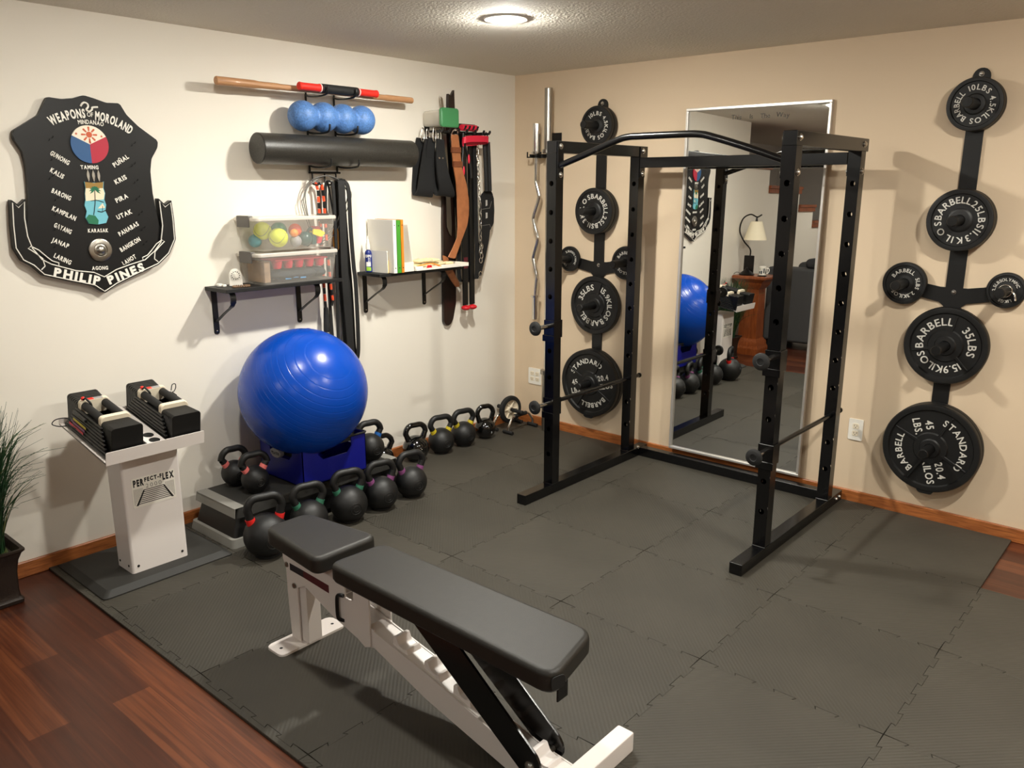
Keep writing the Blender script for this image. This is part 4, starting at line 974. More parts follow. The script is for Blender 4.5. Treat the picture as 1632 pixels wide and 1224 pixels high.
# ------------------------------------------------------------------ hook rack by the corner and what hangs on it
hr = thing('strap_rack', 'black steel prong rack near the corner loaded with belts and straps', 'wall rack', (0, -.62, 1.97))
b = B(); b.box(.0005, .006, -.842, -.40, 2.030, 2.066, .001, 1); b.box(.0005, .006, -.842, -.800, 1.965, 2.030, .001, 1); part('back_plate', b, 'black satin', hr)
PR = (-.83, -.775, -.70, -.63, -.555, -.48, -.425)
for y in PR:
    b = B(); b.box(.006, .150, y-.0055, y+.0055, 1.995, 2.009, .001, 1); b.prism([(.150, 1.995), (.163, 2.008), (.163, 2.021), (.156, 2.021), (.150, 2.009)], .011, frame((0, y+.0055, 0), (1, 0, 0), (0, 0, 1)), .001, 1); part('prong', b, 'black satin', hr)
b = B(); bolt(b, (.006, -.822, 2.048), (1, 0, 0), .008); bolt(b, (.006, -.822, 1.982), (1, 0, 0), .008); bolt(b, (.006, -.41, 2.048), (1, 0, 0), .008); part('bolt_set', b, 'bolt zinc', hr)
clear_plastic('frosted', (228, 222, 208), .45); mat('lid green', (64, 134, 84), .4)
gc = thing('lidded_container', 'clear plastic container with a green lid lying on top of the prong rack', 'container', (.08, -.80, 2.01))
def ringx(x, y0, y1, z0, z1, r=.018): return [(x, a, c) for a, c in rrect(y0, y1, z0, z1, r, 4)]
b = B(); b.rings([ringx(.012, -.855, -.738, 2.030, 2.120), ringx(.165, -.862, -.735, 2.0235, 2.124)], cap=True); part('tub', b, 'frosted', gc)
b = B(); b.rings([ringx(.166, -.872, -.725, 2.0225, 2.132), ringx(.182, -.872, -.725, 2.0225, 2.132), ringx(.186, -.865, -.732, 2.030, 2.125), ringx(.184, -.857, -.740, 2.038, 2.117)]); part('lid', b, 'lid green', gc)
def flat(name, poly, x, th, m, parent=None, bev=.002, rnd=.006, lab=None):
    b = B(); b.prism(rpoly(poly, rnd, 3), th, WHT(x-th/2, 0, 0), bev, 1); return b
def carab(b, y, x, z0, z1): b.tube(cat_rom([V((x, y-.008, z1)), V((x, y-.012, z0+.02)), V((x, y, z0)), V((x, y+.012, z0+.02)), V((x, y+.014, z1-.01)), V((x, y, z1+.014))], 5, True), .0035, 8, closed=True)
for x, lab, yc in ((.045, 'padded black ab strap sling nearest the foam roller', -.905), (.100, 'padded black ab strap sling in front of the other, with steel rivets', -.862)):
    t = thing('ab_strap', lab, 'exercise strap', (x, yc, 1.61), group='black hanging ab slings')
    sk = 0 if x < .1 else .085; b = B()
    pts = cat_rom([V((x-.024, yc+.012, 1.962)), V((x-.026, yc-.002, 1.88)), V((x-.03, yc+sk*.2, 1.76)), V((x-.026, yc+sk*.7, 1.665)), V((x-.004, yc+sk, 1.626)), V((x+.020, yc+sk, 1.655)), V((x+.027, yc+sk*.6, 1.74)), V((x+.022, yc+sk*.2+.02, 1.86)), V((x+.018, yc+.040, 1.955))], 6)
    n = len(pts); wd = [.050+.105*math.sin(min(1, 1.25*i/n, 1.25*(n-1-i)/n)*PI/2)**1.3 for i in range(n)]
    b.strip(pts, (.18, 1, -.10), wd, .013); part('padded_sling', b, 'black fabric', t, 70)
    b = B(); carab(b, yc+.01, x, 1.94, 2.006); carab(b, yc+.045, x+.005, 1.90, 2.0); part('carabiner', b, 'chrome', t, 60)
    if x > .09:
        fl = t
        b = B(); [b.lathe([(.006, 0), (.005, .002), (0, .003)], (x+.0315, yy, 1.845), (1, 0, 0), 10) for yy in (-.845, -.815)]; part('rivets', b, 'bolt zinc', fl)
mat('tan leather', (158, 98, 60), .5, bump=(120, .3, .001), vary=(25, .14)); mat('brown leather', (112, 62, 36), .5, vary=(25, .15))
lb = thing('leather_belt', 'wide tan leather lifting belt hanging from the prong rack', 'belt', (.13, -.7, 1.1))
TAN_P = [(-.757, 1.985), (-.696, 1.985), (-.684, 1.89), (-.672, 1.799), (-.629, 1.686), (-.613, 1.60), (-.612, 1.55), (-.615, 1.50), (-.63, 1.44), (-.677, 1.358), (-.74, 1.239), (-.801, 1.252), (-.758, 1.306), (-.718, 1.367), (-.71, 1.443), (-.713, 1.533), (-.713, 1.62), (-.719, 1.70), (-.738, 1.784), (-.751, 1.881)]
b = B(); b.prism(rpoly(TAN_P, .01, 3), .007, WHT(.142, 0, 0), .0015, 1); part('belt_strap', b, 'tan leather', lb)
for z, dy in ((1.895, 0), (1.812, .012)):
    b = B(); b.box(.1385, .155, -.756+dy, -.680+dy, z-.017, z+.017, .003); part('keeper_loop', b, 'brown leather', lb)
b = B(); b.tube([V((.145+.012*math.cos(a), -.727+.027*math.sin(a), 1.985+.03*math.cos(a))) for a in [2*PI*i/20 for i in range(20)]], .0035, 8, closed=True); part('buckle', b, 'chrome', lb)
b = B(); b.prism(rpoly([(-.790, 1.262), (-.748, 1.245), (-.705, 1.16), (-.650, 1.075), (-.645, 1.051), (-.679, 1.051), (-.72, 1.095), (-.775, 1.17)], .008, 3), .006, WHT(.085, 0, 0), .0015, 1); part('belt_tip', b, 'tan leather', lb)
wood_mat('ebony', (14, 9, 8), (40, 20, 15), (20, 20, 2), .35, .2)
pd = thing('wooden_paddle', 'dark wooden sword paddle with fishtail top hanging flat behind the belts', 'wooden sword', (.02, -.67, .8))
b = B(); b.prism(rpoly([(-.655, 2.235), (-.632, 2.222), (-.604, 2.261), (-.600, 2.10), (-.615, 1.9), (-.615, 1.024), (-.617, .935), (-.645, .834), (-.668, .803), (-.692, .796), (-.716, .805), (-.729, .829), (-.727, 1.034), (-.721, 1.461), (-.70, 2.0), (-.66, 2.10)], .004, 2), .018, WHT(.008, 0, 0), .004, 2); part('blade', b, 'ebony', pd)
b = B(); b.prism(rpoly([(-.735, 2.215), (-.713, 2.201), (-.700, 2.121), (-.662, 1.599), (-.655, 1.438), (-.657, 1.371), (-.675, 1.386), (-.696, 1.432), (-.70, 1.6), (-.725, 2.12)], .003, 2), .004, WHT(.032, 0, 0), .001, 1)
solo('metal_strip', b, 'steel', 'thin silver metal blade hanging between the dark paddle and the tan belt', 'metal blade', (.034, -.68, 1.37))
bt_ = thing('dip_belt', 'wide black dip belt with a silver chain, nearest the corner', 'belt', (.09, -.4, 1.1))
BELT = [(-.424, 1.626), (-.37, 1.665), (-.343, 1.657), (-.314, 1.618), (-.308, 1.523), (-.317, 1.428), (-.348, 1.413), (-.364, 1.327), (-.398, 1.218), (-.43, 1.139), (-.446, 1.099), (-.473, 1.109), (-.47, 1.208), (-.444, 1.324), (-.435, 1.418), (-.433, 1.562)]
b = B(); b.prism(rpoly(BELT, .015, 3), .016, WHT(.072, 0, 0), .005, 2); bp_ = part('padded_belt', b, 'black fabric', bt_)
b = B()
for yy in (1.575, 1.495): [b.box(.0875, .0888, -.392+.009*q, -.386+.009*q, yy-.020+.003*q, yy+.018, .0005, 1) for q in range(2)]
part('printed_marks', b, 'letter silver', bp_)
b = B(); [b.tube([V((.088, -.43, z)), V((.088, -.355, z+.006)), V((.088, -.335, z-.04 if z < 1.53 else z+.05))], .0012, 5) for z in (1.535, 1.430)]; part('stitching', b, 'grey rubber', bp_)
b = B()
cp = cat_rom([V((.125, -.495, 1.985)), V((.125, -.505, 1.90)), V((.122, -.498, 1.80)), V((.12, -.489, 1.706)), V((.12, -.483, 1.60)), V((.12, -.478, 1.48)), V((.12, -.479, 1.36)), V((.12, -.476, 1.30)), V((.12, -.490, 1.235))], 10)
acc = 0; last = cp[0]; k = 0
for i in range(1, len(cp)):
    if (cp[i]-last).length >= .026:
        c, d = (cp[i]+last)/2, (cp[i]-last).normalized(); sd = V((1, 0, 0)) if k % 2 else V((0, 1, 0)); sd = (sd-d*sd.dot(d)).normalized()
        b.tube([c+d*(.019*math.cos(a))+sd*(.0085*math.sin(a)) for a in [2*PI*q/12 for q in range(12)]], .0024, 6, closed=True); last = cp[i]; k += 1
for q in range(4):
    c = V((.122, -.472-.008*(q % 2), 1.30-.03*q)); b.tube([c+V((.004*math.sin(a), .009*math.sin(a), .017*math.cos(a))) for a in [2*PI*j/12 for j in range(12)]], .0024, 6, closed=True)
part('chain', b, 'chrome', bt_, 60)
b = B(); b.tube([V((.09, -.452+.014*math.sin(a), 1.112+.022*math.cos(a))) for a in [2*PI*j/16 for j in range(16)]], .0035, 8, closed=True); part('end_ring', b, 'chrome', bt_, 60)
ft = thing('foam_tube_loop', 'pair of black foam tubes hanging side by side over the dip belt', 'exercise band', (.10, -.41, 1.64))
for y0, y1 in ((-.427, -.405), (-.392, -.372)):
    b = B(); b.tube([V((.112, y0, 1.955)), V((.112, y0+.002, 1.93)), V((.112, (y0+y1)/2, 1.78)), V((.108, y1, 1.650))], .0125, 14); part('foam_tube', b, 'rubber', ft)
b = B(); b.tube(cat_rom([V((.112, -.427, 1.95)), V((.112, -.424, 1.985)), V((.112, -.41, 2.013)), V((.112, -.396, 1.985)), V((.112, -.392, 1.95))], 5), .004, 8); part('hanging_cord', b, 'black fabric', ft)
def hang(name, pts, w, x, lab, m='black fabric', cat='strap', t=.004):
    b = B(); b.strip(cat_rom([V((x+(p[2] if len(p) > 2 else 0), p[0], p[1])) for p in pts], 6), (0, 1, 0), w, t); return solo(name, b, m, lab, cat, (x, pts[-1][0], pts[-1][1]), 'black straps hung on the prong rack', 50)
hang('hanging_strap', [(-.59, 2.014), (-.575, 1.80, .01), (-.553, 1.45, .01), (-.548, 1.10, .005), (-.535, 1.085), (-.53, 1.10)], .052, .056, 'broad black strap hanging straight behind the silver chain')
hang('hanging_strap', [(-.66, 2.014), (-.64, 1.80), (-.60, 1.40), (-.602, 1.14), (-.585, 1.08), (-.555, 1.072)], .030, .042, 'black strap curling out below the end of the binder shelf')
hang('hanging_strap', [(-.50, 2.014), (-.50, 1.80), (-.495, 1.42), (-.490, 1.20), (-.495, 1.10), (-.498, 1.09)], .034, .098, 'black strap hanging just left of the silver chain')
for y, lab in ((-.590, 'flat black bar with a red foot, left of the hanging pair'), (-.527, 'flat black bar with a red foot, right of the hanging pair')):
    t = thing('push_bar', lab, 'exercise bar', (.085, y, .90), group='black bars with red feet')
    b = B(); b.box(.078, .092, y-.021, y+.021, .925, 1.96, .004); part('bar', b, 'black satin', t)
    b = B(); b.sphere((.088, y, .908), 1, .030, .0305, .017, 24, 12); part('foot', b, 'red plastic', t, 60)
    if y < -.55: b = B(); b.box(.0925, .0945, y-.018, y+.018, 1.165, 1.235, .0008, 1); part('maroon_sticker', b, 'badge maroon', t)
b = B()
rb_ = cat_rom([V((.168, -.655, 1.958)), V((.172, -.60, 1.965)), V((.172, -.50, 1.968)), V((.168, -.452, 1.966)), V((.15, -.447, 1.96)), V((.135, -.47, 1.955)), V((.132, -.56, 1.945)), V((.135, -.64, 1.94)), V((.15, -.66, 1.948))], 5, True)
b.strip(rb_, (0, .05, 1), .038, .004, closed=True); solo('red_band', b, 'crimson', 'bright red rubber band loop stretched over the prongs near the corner', 'exercise band', (.15, -.55, 1.95), smooth=60)
t = thing('strap_roll', 'rolled strap with red and black pattern on top of the prong ends', 'strap', (.12, -.585, 2.012))
b = B(); b.cyl((.128, -.652, 2.031), (.128, -.515, 2.031), .0195, n=20, bev=.004); part('roll', b, 'crimson', t)
b = B()
for k in range(4):
    y = -.648+.036*k; b.prism(rpoly([(y, -.012), (y+.014, -.012), (y+.026, .006), (y+.026, .012), (y+.012, .012)], .002, 2), .002, frame((.1468, 0, 2.031), (0, 1, 0), (0, 0, 1)), .0005, 1)
part('black_pattern', b, 'black fabric', t)
hg = thing('hand_gripper', 'black spring hand gripper with red inserts hanging beside the tan belt', 'hand gripper', (.135, -.63, 1.7))
for pts, lab in (([(-.645, 2.0), (-.63, 1.92), (-.59, 1.82), (-.577, 1.73)], 0), ([(-.645, 2.0), (-.648, 1.90), (-.655, 1.82), (-.645, 1.73)], 1)):
    b = B(); b.tube(cat_rom([V((.138, y, z)) for y, z in pts], 5), [.008]*10+[.011]*6, 10); part('arm', b, 'black satin', hg, 60)
for y, z in ((-.606, 1.845), (-.652, 1.775), (-.655, 1.945)):
    b = B(); b.sphere((.147, y, z), 1, .006, .008, .028, 12, 8); part('insert', b, 'crimson', hg, 60, label='red insert')

# ------------------------------------------------------------------ dumbbell stand on its mat
am = thing('anti_fatigue_mat', 'thick black cushioned mat under the white dumbbell stand', 'mat', (.29, -2.87, MT))
def slab(b, x0, x1, y0, y1, z0, z1, inn, r=.02):
    a = rrect(x0, x1, y0, y1, r, 4); c = rrect(x0+inn, x1-inn, y0+inn, y1-inn, r, 4)
    b.rings([[(p[0], p[1], z0) for p in a], [(p[0], p[1], z0+.006) for p in a], [(p[0], p[1], z1) for p in c]])
b = B(); slab(b, .045, .520, -3.185, -2.595, MT, MT+.026, .030); part('mat_slab', b, 'mat rubber', am, 25)
ds = thing('dumbbell_stand', 'white steel dumbbell stand with a printed sticker on a black mat', 'dumbbell stand', (.35, -2.89, MT+.026))
ZB = MT+.026
b = B(); b.prism(rrect(.275, .422, -3.018, -2.763, .012, 4), .56-ZB, Mx.Translation((0, 0, ZB))); part('column', b, 'white enamel', ds)
b = B()
for x, y, d in ((.422, -2.99, (1, 0, 0)), (.422, -2.79, (1, 0, 0)), (.39, -3.018, (0, -1, 0)), (.305, -3.018, (0, -1, 0))): b.lathe([(.006, 0), (.005, .002), (0, .003)], (x, y, ZB+.03), d, 12)
part('screws', b, 'printed black', ds)
# sticker: black wordmark above a wedge of bars
Fs = frame((.4224, -2.887, .398), (0, 1, 0), (0, 0, 1))
b = B(); b.prism(rrect(-.096, .096, -.066, .066, .006), .0008, Fs); sk = part('sticker', b, 'white print', ds)
b = B(); Ft = Fs @ Mx.Translation((0, 0, .0009))
xs = -.088
for k, ch in enumerate('PERFECT-FLEX'):
    big = k in (0, 1, 2, 9, 10, 11); sz = .040 if big else .024; sx = .56 if big else .80
    w = (adv(ch, .06, .14))*sz*sx
    vs, fs, gx0, gx1 = glyph(ch, .06)
    b.raw(vs, fs, Ft @ Mx.Translation((xs, .044+(0 if big else .007), 0)) @ Mx.Diagonal((sz*sx, sz, .01, 1)) @ Mx.Translation((-gx0, -.35, 0))); xs += w*1.01
part('sticker_lettering', b, 'printed black', sk)
b = B()
for k in range(8):
    f = k/7; y = .006-.058*f; hw = .042+.036*f; b.prism([(-hw, y-.0016), (hw, y-.0016), (hw, y+.0016), (-hw, y+.0016)], .0004, Ft)
b.prism([(-.046, .008), (-.040, .008), (-.074, -.058), (-.084, -.058)], .0004, Ft); b.prism([(.040, .008), (.046, .008), (.084, -.058), (.074, -.058)], .0004, Ft)
part('sticker_wedge', b, 'printed black', sk)
b = B()
for s in (-1, 1):
    for k in range(8):
        x = .088-.0052*k; yb = -.054+k*.0075; b.prism([(s*x-.0006, yb), (s*x+.0006, yb), (s*x+.0006, .018), (s*x-.0006, .018)], .0004, Ft)
text_line(b, '2000', .026, Ft @ Mx.Translation((.0, .022, 0)), -.012, .25, 1.1, .0006)
b.box(.4225, .4229, -2.983, -2.9825, .332, .464)
part('sticker_grey_print', b, 'latch grey', sk)
# tray, tilted down towards the front
TR = Mx.Translation((.565, -2.9215, .602)) @ Mx.Rotation(R(10.5), 4, 'Y')      # local -x runs up towards the wall
def TB(b, *a, **k): return b.box(*a, M=TR, **k)
b = B(); hwt = .2085
TB(b, -.445, 0, -hwt, -.02, 0, .004); TB(b, -.445, 0, .02, hwt, 0, .004); TB(b, -.445, -.145, -.02, .02, 0, .004)
TB(b, -.442, -.004, -.027, .051, .004, .038, bev=.004)                        # raised strip between the dumbbells
TB(b, -.449, -.445, -hwt, hwt, 0, .028); TB(b, -.445, 0, -hwt, -hwt+.003, 0, .008); TB(b, -.445, 0, hwt-.003, hwt, 0, .008)
b.prism(rpoly([(-hwt, -.004), (hwt, -.004), (hwt, .053), (-hwt, .053)], [0, 0, .008, .008], 4), .003, TR @ frame((0, 0, 0), (0, 1, 0), (0, 0, 1)), .0005, 1)
part('tray', b, 'white enamel', ds)
b = B()
b.bm.free()
for cx in (-.045, -.100):
    b = B(); b.lathe([(.0, .0), (.022, 0), (.022, .0008), (0, .001)], TR @ V((cx, .012, .0383)), TR.to_3x3() @ V((0, 0, 1)), 24); part('tray_hole', b, 'printed black', ds)
def dumbbell(yc, lab, bandside):
    M = TR @ Mx.Translation((-.222, yc, .0047)); t = thing('selector_dumbbell', lab, 'dumbbell', M=M, group='selectorized block dumbbells')
    L, hw = .212, .064
    for s in (-1, 1):
        for k in range(8):
            x = s*(L-.0085-.0135*k); h = .138-.0012*k; w = hw-.0006*k
            b = B(); b.prism(rrect(-w, w, 0, h, .014, 4), .0108, frame((x-.0054, 0, 0), (0, 1, 0), (0, 0, 1)), .0025, 2); part('end_plate', b, 'black satin', t, local=True)
    for s in (-1, 1):
        b = B()
        for k in range(8):
            z = .003+.0138*k; y = s*(hw+.020-.0025*k); xl = L-.012-.011*k; b.box(-xl, xl, min(y, y-s*.012), max(y, y-s*.012), z, z+.0120, .003, 1)
        part('side_rails', b, 'black satin', t, local=True)
    b = B(); b.box(-.098, .098, -.056, .056, .001, .055, .004); part('core', b, 'black satin', t, local=True)
    for s in (-1, 1):
        b = B(); x = s*.096; b.prism(rrect(-.060, .060, .088, .148, .015, 5), .024, frame((x-.012, 0, 0), (0, 1, 0), (0, 0, 1)), .005, 2); part('handle_yoke', b, 'cream plastic', t, local=True, label='cream handle yoke')
        b = B(); b.cyl((-.086, s*.041, .126), (.086, s*.041, .126), .0165, n=20); part('grip', b, 'rubber', t, local=True)
    b = B(); b.box(-.1065, -.0865, -.028, -.002, .1475, .1492, .0005, 1); part('weight_label', b, 'red foam', t, local=True, label='red label')
    b = B(); b.box(-.1065, -.0865, .0, .034, .1475, .149, .0005, 1); part('weight_label', b, 'grey ball', t, local=True, label='grey label')
    b = B(); b.tube(cat_rom([V((-.088, -.045, .155)), V((-.078, -.040, .160)), V((-.062, -.028, .142)), V((-.06, -.024, .118))], 5), .0045, 8); b.sphere((-.088, -.046, .157), .0075, u=12, v=8); part('pin_latch', b, 'black satin', t, 60, local=True)
    b = B(); b.sphere((-.090, -.047, .158), .0085, u=12, v=8); part('latch_tip', b, 'red foam', t, 60, local=True)
    b = B(); s = bandside
    dz = -.062 if s < 0 else 0
    b.tube(cat_rom([V((-.10, s*.090, .115+dz)), V((-.12, s*.105, .132+dz)), V((-.15, s*.135, .120+dz)), V((-.165, s*.145, .095+dz)), V((-.14, s*.125, .090+dz)), V((-.11, s*.102, .100+dz)), V((-.06, s*.095, .105+dz))], 6), .0022, 8); part('cord', b, 'printed black', t, 60, local=True)
    b = B(); b.box(-.10, .02, *sorted((s*.0765, s*.088)), .098, .112, .003); part('selector_pin', b, 'black satin', t, local=True)
    if bandside < 0:
        b = B(); b.box(-.115, .005, -.0805, -.0785, .0585, .0685, .0005, 1); part('colour_stripe', b, 'band yellow', t, local=True, label='yellow weight stripe')
        b = B(); b.box(-.13, .0, -.0830, -.0810, .0447, .0547, .0005, 1); part('colour_stripe', b, 'band purple', t, local=True, label='purple weight stripe')
        b = B(); b.box(-.145, -.01, -.0855, -.0832, .031, .041, .0005, 1); part('colour_stripe', b, 'crimson', t, local=True, label='red weight stripe')
dumbbell(-.113, 'black block dumbbell with colour stripes on the left of the white stand', -1)
dumbbell(.137, 'black block dumbbell on the right of the white stand, cord loop on its outer side', 1)

# ------------------------------------------------------------------ step platform, crate, ball
sp_ = thing('step_platform', 'black and grey aerobic step platform under the blue crate', 'step platform', (.27, -2.03, MT))
def yring(y, x0, x1, z): return (x0, x1, y, z)
def frus(b, x0, x1, y0, y1, z0, X0, X1, Y0, Y1, z1, r=.02):
    b.rings([[(p[0], p[1], z0) for p in rrect(x0, x1, y0, y1, r, 4)], [(p[0], p[1], z1) for p in rrect(X0, X1, Y0, Y1, r, 4)]])
b = B(); frus(b, .085, .455, -2.55, -1.51, MT+.030, .095, .440, -2.515, -1.545, .150); part('riser_body', b, 'black satin', sp_)
for s, (ya, yb) in ((-1, (-2.572, -2.44)), (1, (-1.62, -1.488))):
    b = B(); frus(b, .07, .475, ya, yb, MT, .076, .466, ya+.008, yb-.008, MT+.040); part('riser_foot', b, 'grey rubber', sp_)
b = B(); frus(b, .082, .455, -2.528, -1.532, .148, .092, .446, -2.515, -1.545, .196, .015); part('deck', b, 'mat rubber', sp_, 25)
for ya, yb in ((-2.534, -2.478), (-1.582, -1.526)):
    b = B(); b.prism(rrect(.090, .448, ya, yb, .006), .0016, Mx.Translation((0, 0, .1962)), .0005, 1)
    y = ya-.003 if ya < -2 else yb+.003
    b.rings([[(.086, y-.0015, .152), (.452, y-.0015, .152), (.452, y+.0015, .152), (.086, y+.0015, .152)], [(.090, y+(.006 if ya < -2 else -.009), .1975), (.448, y+(.006 if ya < -2 else -.009), .1975), (.448, y+(.009 if ya < -2 else -.006), .1975), (.090, y+(.009 if ya < -2 else -.006), .1975)]])
    part('end_grip', b, 'grey rubber', sp_, label='grey end strip')
cr = thing('plastic_crate', 'royal blue plastic crate with handle cut-outs holding the exercise ball', 'crate', (.275, -1.95, .198))
ZC = .1982; CX0, CX1, CY0, CY1, CH = .085, .465, -2.155, -1.755, .208
def crate_wall(b, p0, p1, hw, depth, th=.004):
    p0, p1 = V(p0), V(p1); L = (p1-p0).length; d = (p1-p0).normalized(); F = frame(p0, d, (0, 0, 1)); c = L/2
    poly = [(0, 0), (L, 0), (L, CH), (c+hw, CH), (c+hw, CH-depth+.03), (c+hw-.03, CH-depth), (c-hw+.03, CH-depth), (c-hw, CH-depth+.03), (c-hw, CH), (0, CH)]
    b.prism(poly, th, F @ Mx.Translation((0, 0, -th)))
b = B()
crate_wall(b, (CX1, CY0, ZC), (CX1, CY1, ZC), .105, .085); crate_wall(b, (CX0, CY0, ZC), (CX1, CY0, ZC), .10, .085)
crate_wall(b, (CX1, CY1, ZC), (CX0, CY1, ZC), .10, .085); crate_wall(b, (CX0, CY1, ZC), (CX0, CY0, ZC), .105, .085)
b.box(CX0, CX1, CY0, CY1, ZC, ZC+.004); part('crate_body', b, 'crate blue', cr)
b = B(); b.tube([V((p[0], p[1], ZC+CH)) for p in rrect(CX0-.004, CX1+.004, CY0-.004, CY1+.004, .012, 3)], .006, 8, closed=True); part('rim', b, 'rubber', cr)
for (x0, x1, y0, y1) in ((CX1-.012, CX1-.005, CY0+.06, CY1-.06), (CX0+.06, CX1-.06, CY0+.005, CY0+.012)):
    b = B(); b.box(x0, x1, y0, y1, ZC+CH-.030, ZC+CH-.005, .003); part('handle_bar', b, 'rubber', cr)
pr = thing('pilates_ring', 'black ring with a pale oval pad poking out of the crate side', 'exercise ring', (.25, -2.16, ZC+.13))
b = B(); b.prism([(.050*math.cos(2*PI*i/32)*(1 if abs(math.cos(2*PI*i/32)) < .8 else .97), .024*math.sin(2*PI*i/32)) for i in range(32)], .022, frame((.262, CY0-.003, ZC+.150), (1, 0, 0), (0, 0, 1)), .006, 2); pad = part('pad', b, 'grey ball', pr)
b = B(); text_line(b, 'PILATES', .019, frame((.264, CY0-.0252, ZC+.150), (1, 0, 0), (0, 0, 1)), .03, .14, .85, .001); part('pad_lettering', b, 'printed black', pad)
b = B(); b.strip(cat_rom([V((.17, CY0+.035, ZC+.140)), V((.22, CY0+.018, ZC+.148)), V((.262, CY0+.012, ZC+.15)), V((.31, CY0+.018, ZC+.148)), V((.36, CY0+.035, ZC+.140))], 5), (0, 0, 1), .03, .006); part('hoop', b, 'black satin', pr)
eb = thing('exercise_ball', 'large shiny blue exercise ball sitting in the blue crate', 'exercise ball', (.330, -2.030, .657))
BR, BC = .324, V((.330, -2.030, .657))
b = B(); b.sphere((0, 0, 0), BR, u=64, v=48)
ROOT[eb.name] = Mx.Translation(BC); eb.location = BC
for v in b.bm.verts: v.co = v.co+BC
part('ball_body', b, 'ball blue', eb, 180)
b = B(); b.lathe([(.012, 0), (.011, .003), (.004, .004), (0, .0045)], BC+V((.0, .05, .318)), (0, .15, 1), 16); part('plug', b, 'crate blue', eb)

# ------------------------------------------------------------------ kettlebells
def kettlebell(x, y, z, r, h, hw, rz, band, lab, gloss=False, t=.0175):
    m = 'kettlebell enamel' if gloss else 'kettlebell coat'
    k = thing('kettlebell', lab, 'kettlebell', (x, y, z), rz, 'kettlebells along the white wall')
    b = B(); zc = r*.94; pf = [(0, 0), (r*.52, 0), (r*.58, .004)]
    for i in range(1, 20):
        a = R(-62+152*i/19); pf.append((r*math.cos(a), max(.006, zc+r*math.sin(a))))
    pf.append((0, zc+r)); b.lathe(pf, (0, 0, 0), (0, 0, 1), 40)
    b.tube([V((.30*r*math.cos(a), -math.sqrt(max(0, r*r-(.30*r)**2)), zc+.30*r*math.sin(a))) for a in [2*PI*i/28 for i in range(28)]], .0022, 6, closed=True)
    b.tube([V((.16*r*math.cos(a), -math.sqrt(max(0, r*r-(.16*r)**2)), zc+.16*r*math.sin(a))) for a in [2*PI*i/24 for i in range(24)]], .0016, 6, closed=True)
    part('ball_body', b, m, k, 40, local=True)
    zs = zc+r*.72; xs = r*.60; top = h-t; xb = hw-t
    pts = cat_rom([V((xs-.006, 0, zs-.02)), V((xs+.004, 0, zs+.006)), V((xb-.004, 0, zs+(top-zs)*.40)), V((xb, 0, top-.045)), V((xb-.010, 0, top-.018)), V((xb-.034, 0, top)), V((0, 0, top+.001))], 5)
    pts = pts+[V((-p.x, 0, p.z)) for p in pts[-2::-1]]
    rad = [t*1.06 if i < 8 or i > len(pts)-9 else t for i in range(len(pts))]
    b = B(); b.tube(pts, rad, 16); hd = part('handle', b, m, k, 60, local=True)
    if band:
        for s in (1, -1):
            seg = [V((s*p.x, 0, p.z)) for p in pts[3:8]]
            b = B(); b.tube(seg, t*1.16, 16); part('colour_band', b, 'band '+band, hd, 60, local=True, label=band+' band')
    return k
Q = PI/2
ZT = .1985
kettlebell(.150, -2.350, ZT, .066, .205, .082, Q-.1, 'pink', 'pink-banded kettlebell on the step, the one nearer the wall', t=.0165)
kettlebell(.315, -2.335, ZT, .068, .208, .084, Q-.15, 'pink', 'pink-banded kettlebell on the step, the one nearer its front edge', t=.0165)
kettlebell(.640, -2.490, MT, .104, .305, .098, Q-.25, 'red', 'largest kettlebell, red bands, on the floor at the near end of the step', t=.019)
kettlebell(.598, -2.225, MT, .092, .272, .096, Q-.2, 'green', 'green-banded kettlebell half hidden behind the bench seat', t=.018)
kettlebell(.600, -1.985, MT, .095, .278, .096, Q-.25, 'green', 'green-banded kettlebell in full view, third from the red one', t=.018)
kettlebell(.598, -1.770, MT, .090, .268, .094, Q-.2, 'purple', 'purple-banded kettlebell in the front row left of the last one', t=.018)
kettlebell(.585, -1.545, MT, .088, .262, .092, Q-.2, 'purple', 'purple-banded kettlebell at the far right end of the front row', t=.018)
kettlebell(.375, -1.655, ZT, .080, .232, .088, Q-.15, 'blue', 'blue-banded kettlebell on the step at the right of the crate', t=.0175)
kettlebell(.190, -1.665, ZT, .064, .205, .080, Q-.15, None, 'plain black kettlebell peeking out behind the ball and the blue-banded one', t=.0165)
kettlebell(.105, -1.345, MT, .068, .215, .080, Q-.25, None, 'small glossy kettlebell behind the right end of the step', True, t=.0165)
kettlebell(.155, -1.120, MT, .083, .245, .088, Q-.2, None, 'glossy black kettlebell left of the two yellow-banded ones', True, t=.0175)
kettlebell(.165, -.910, MT, .084, .252, .094, Q-.25, 'yellow', 'yellow-banded kettlebell by the wall, the left of the two', t=.018)
kettlebell(.165, -.705, MT, .083, .250, .094, Q-.2, 'yellow', 'yellow-banded kettlebell by the wall, the right of the two', t=.018)
kettlebell(.160, -.490, MT, .072, .236, .078, Q-.3, None, 'glossy black kettlebell last in the wall row beside the push-up bars', True, t=.0165)

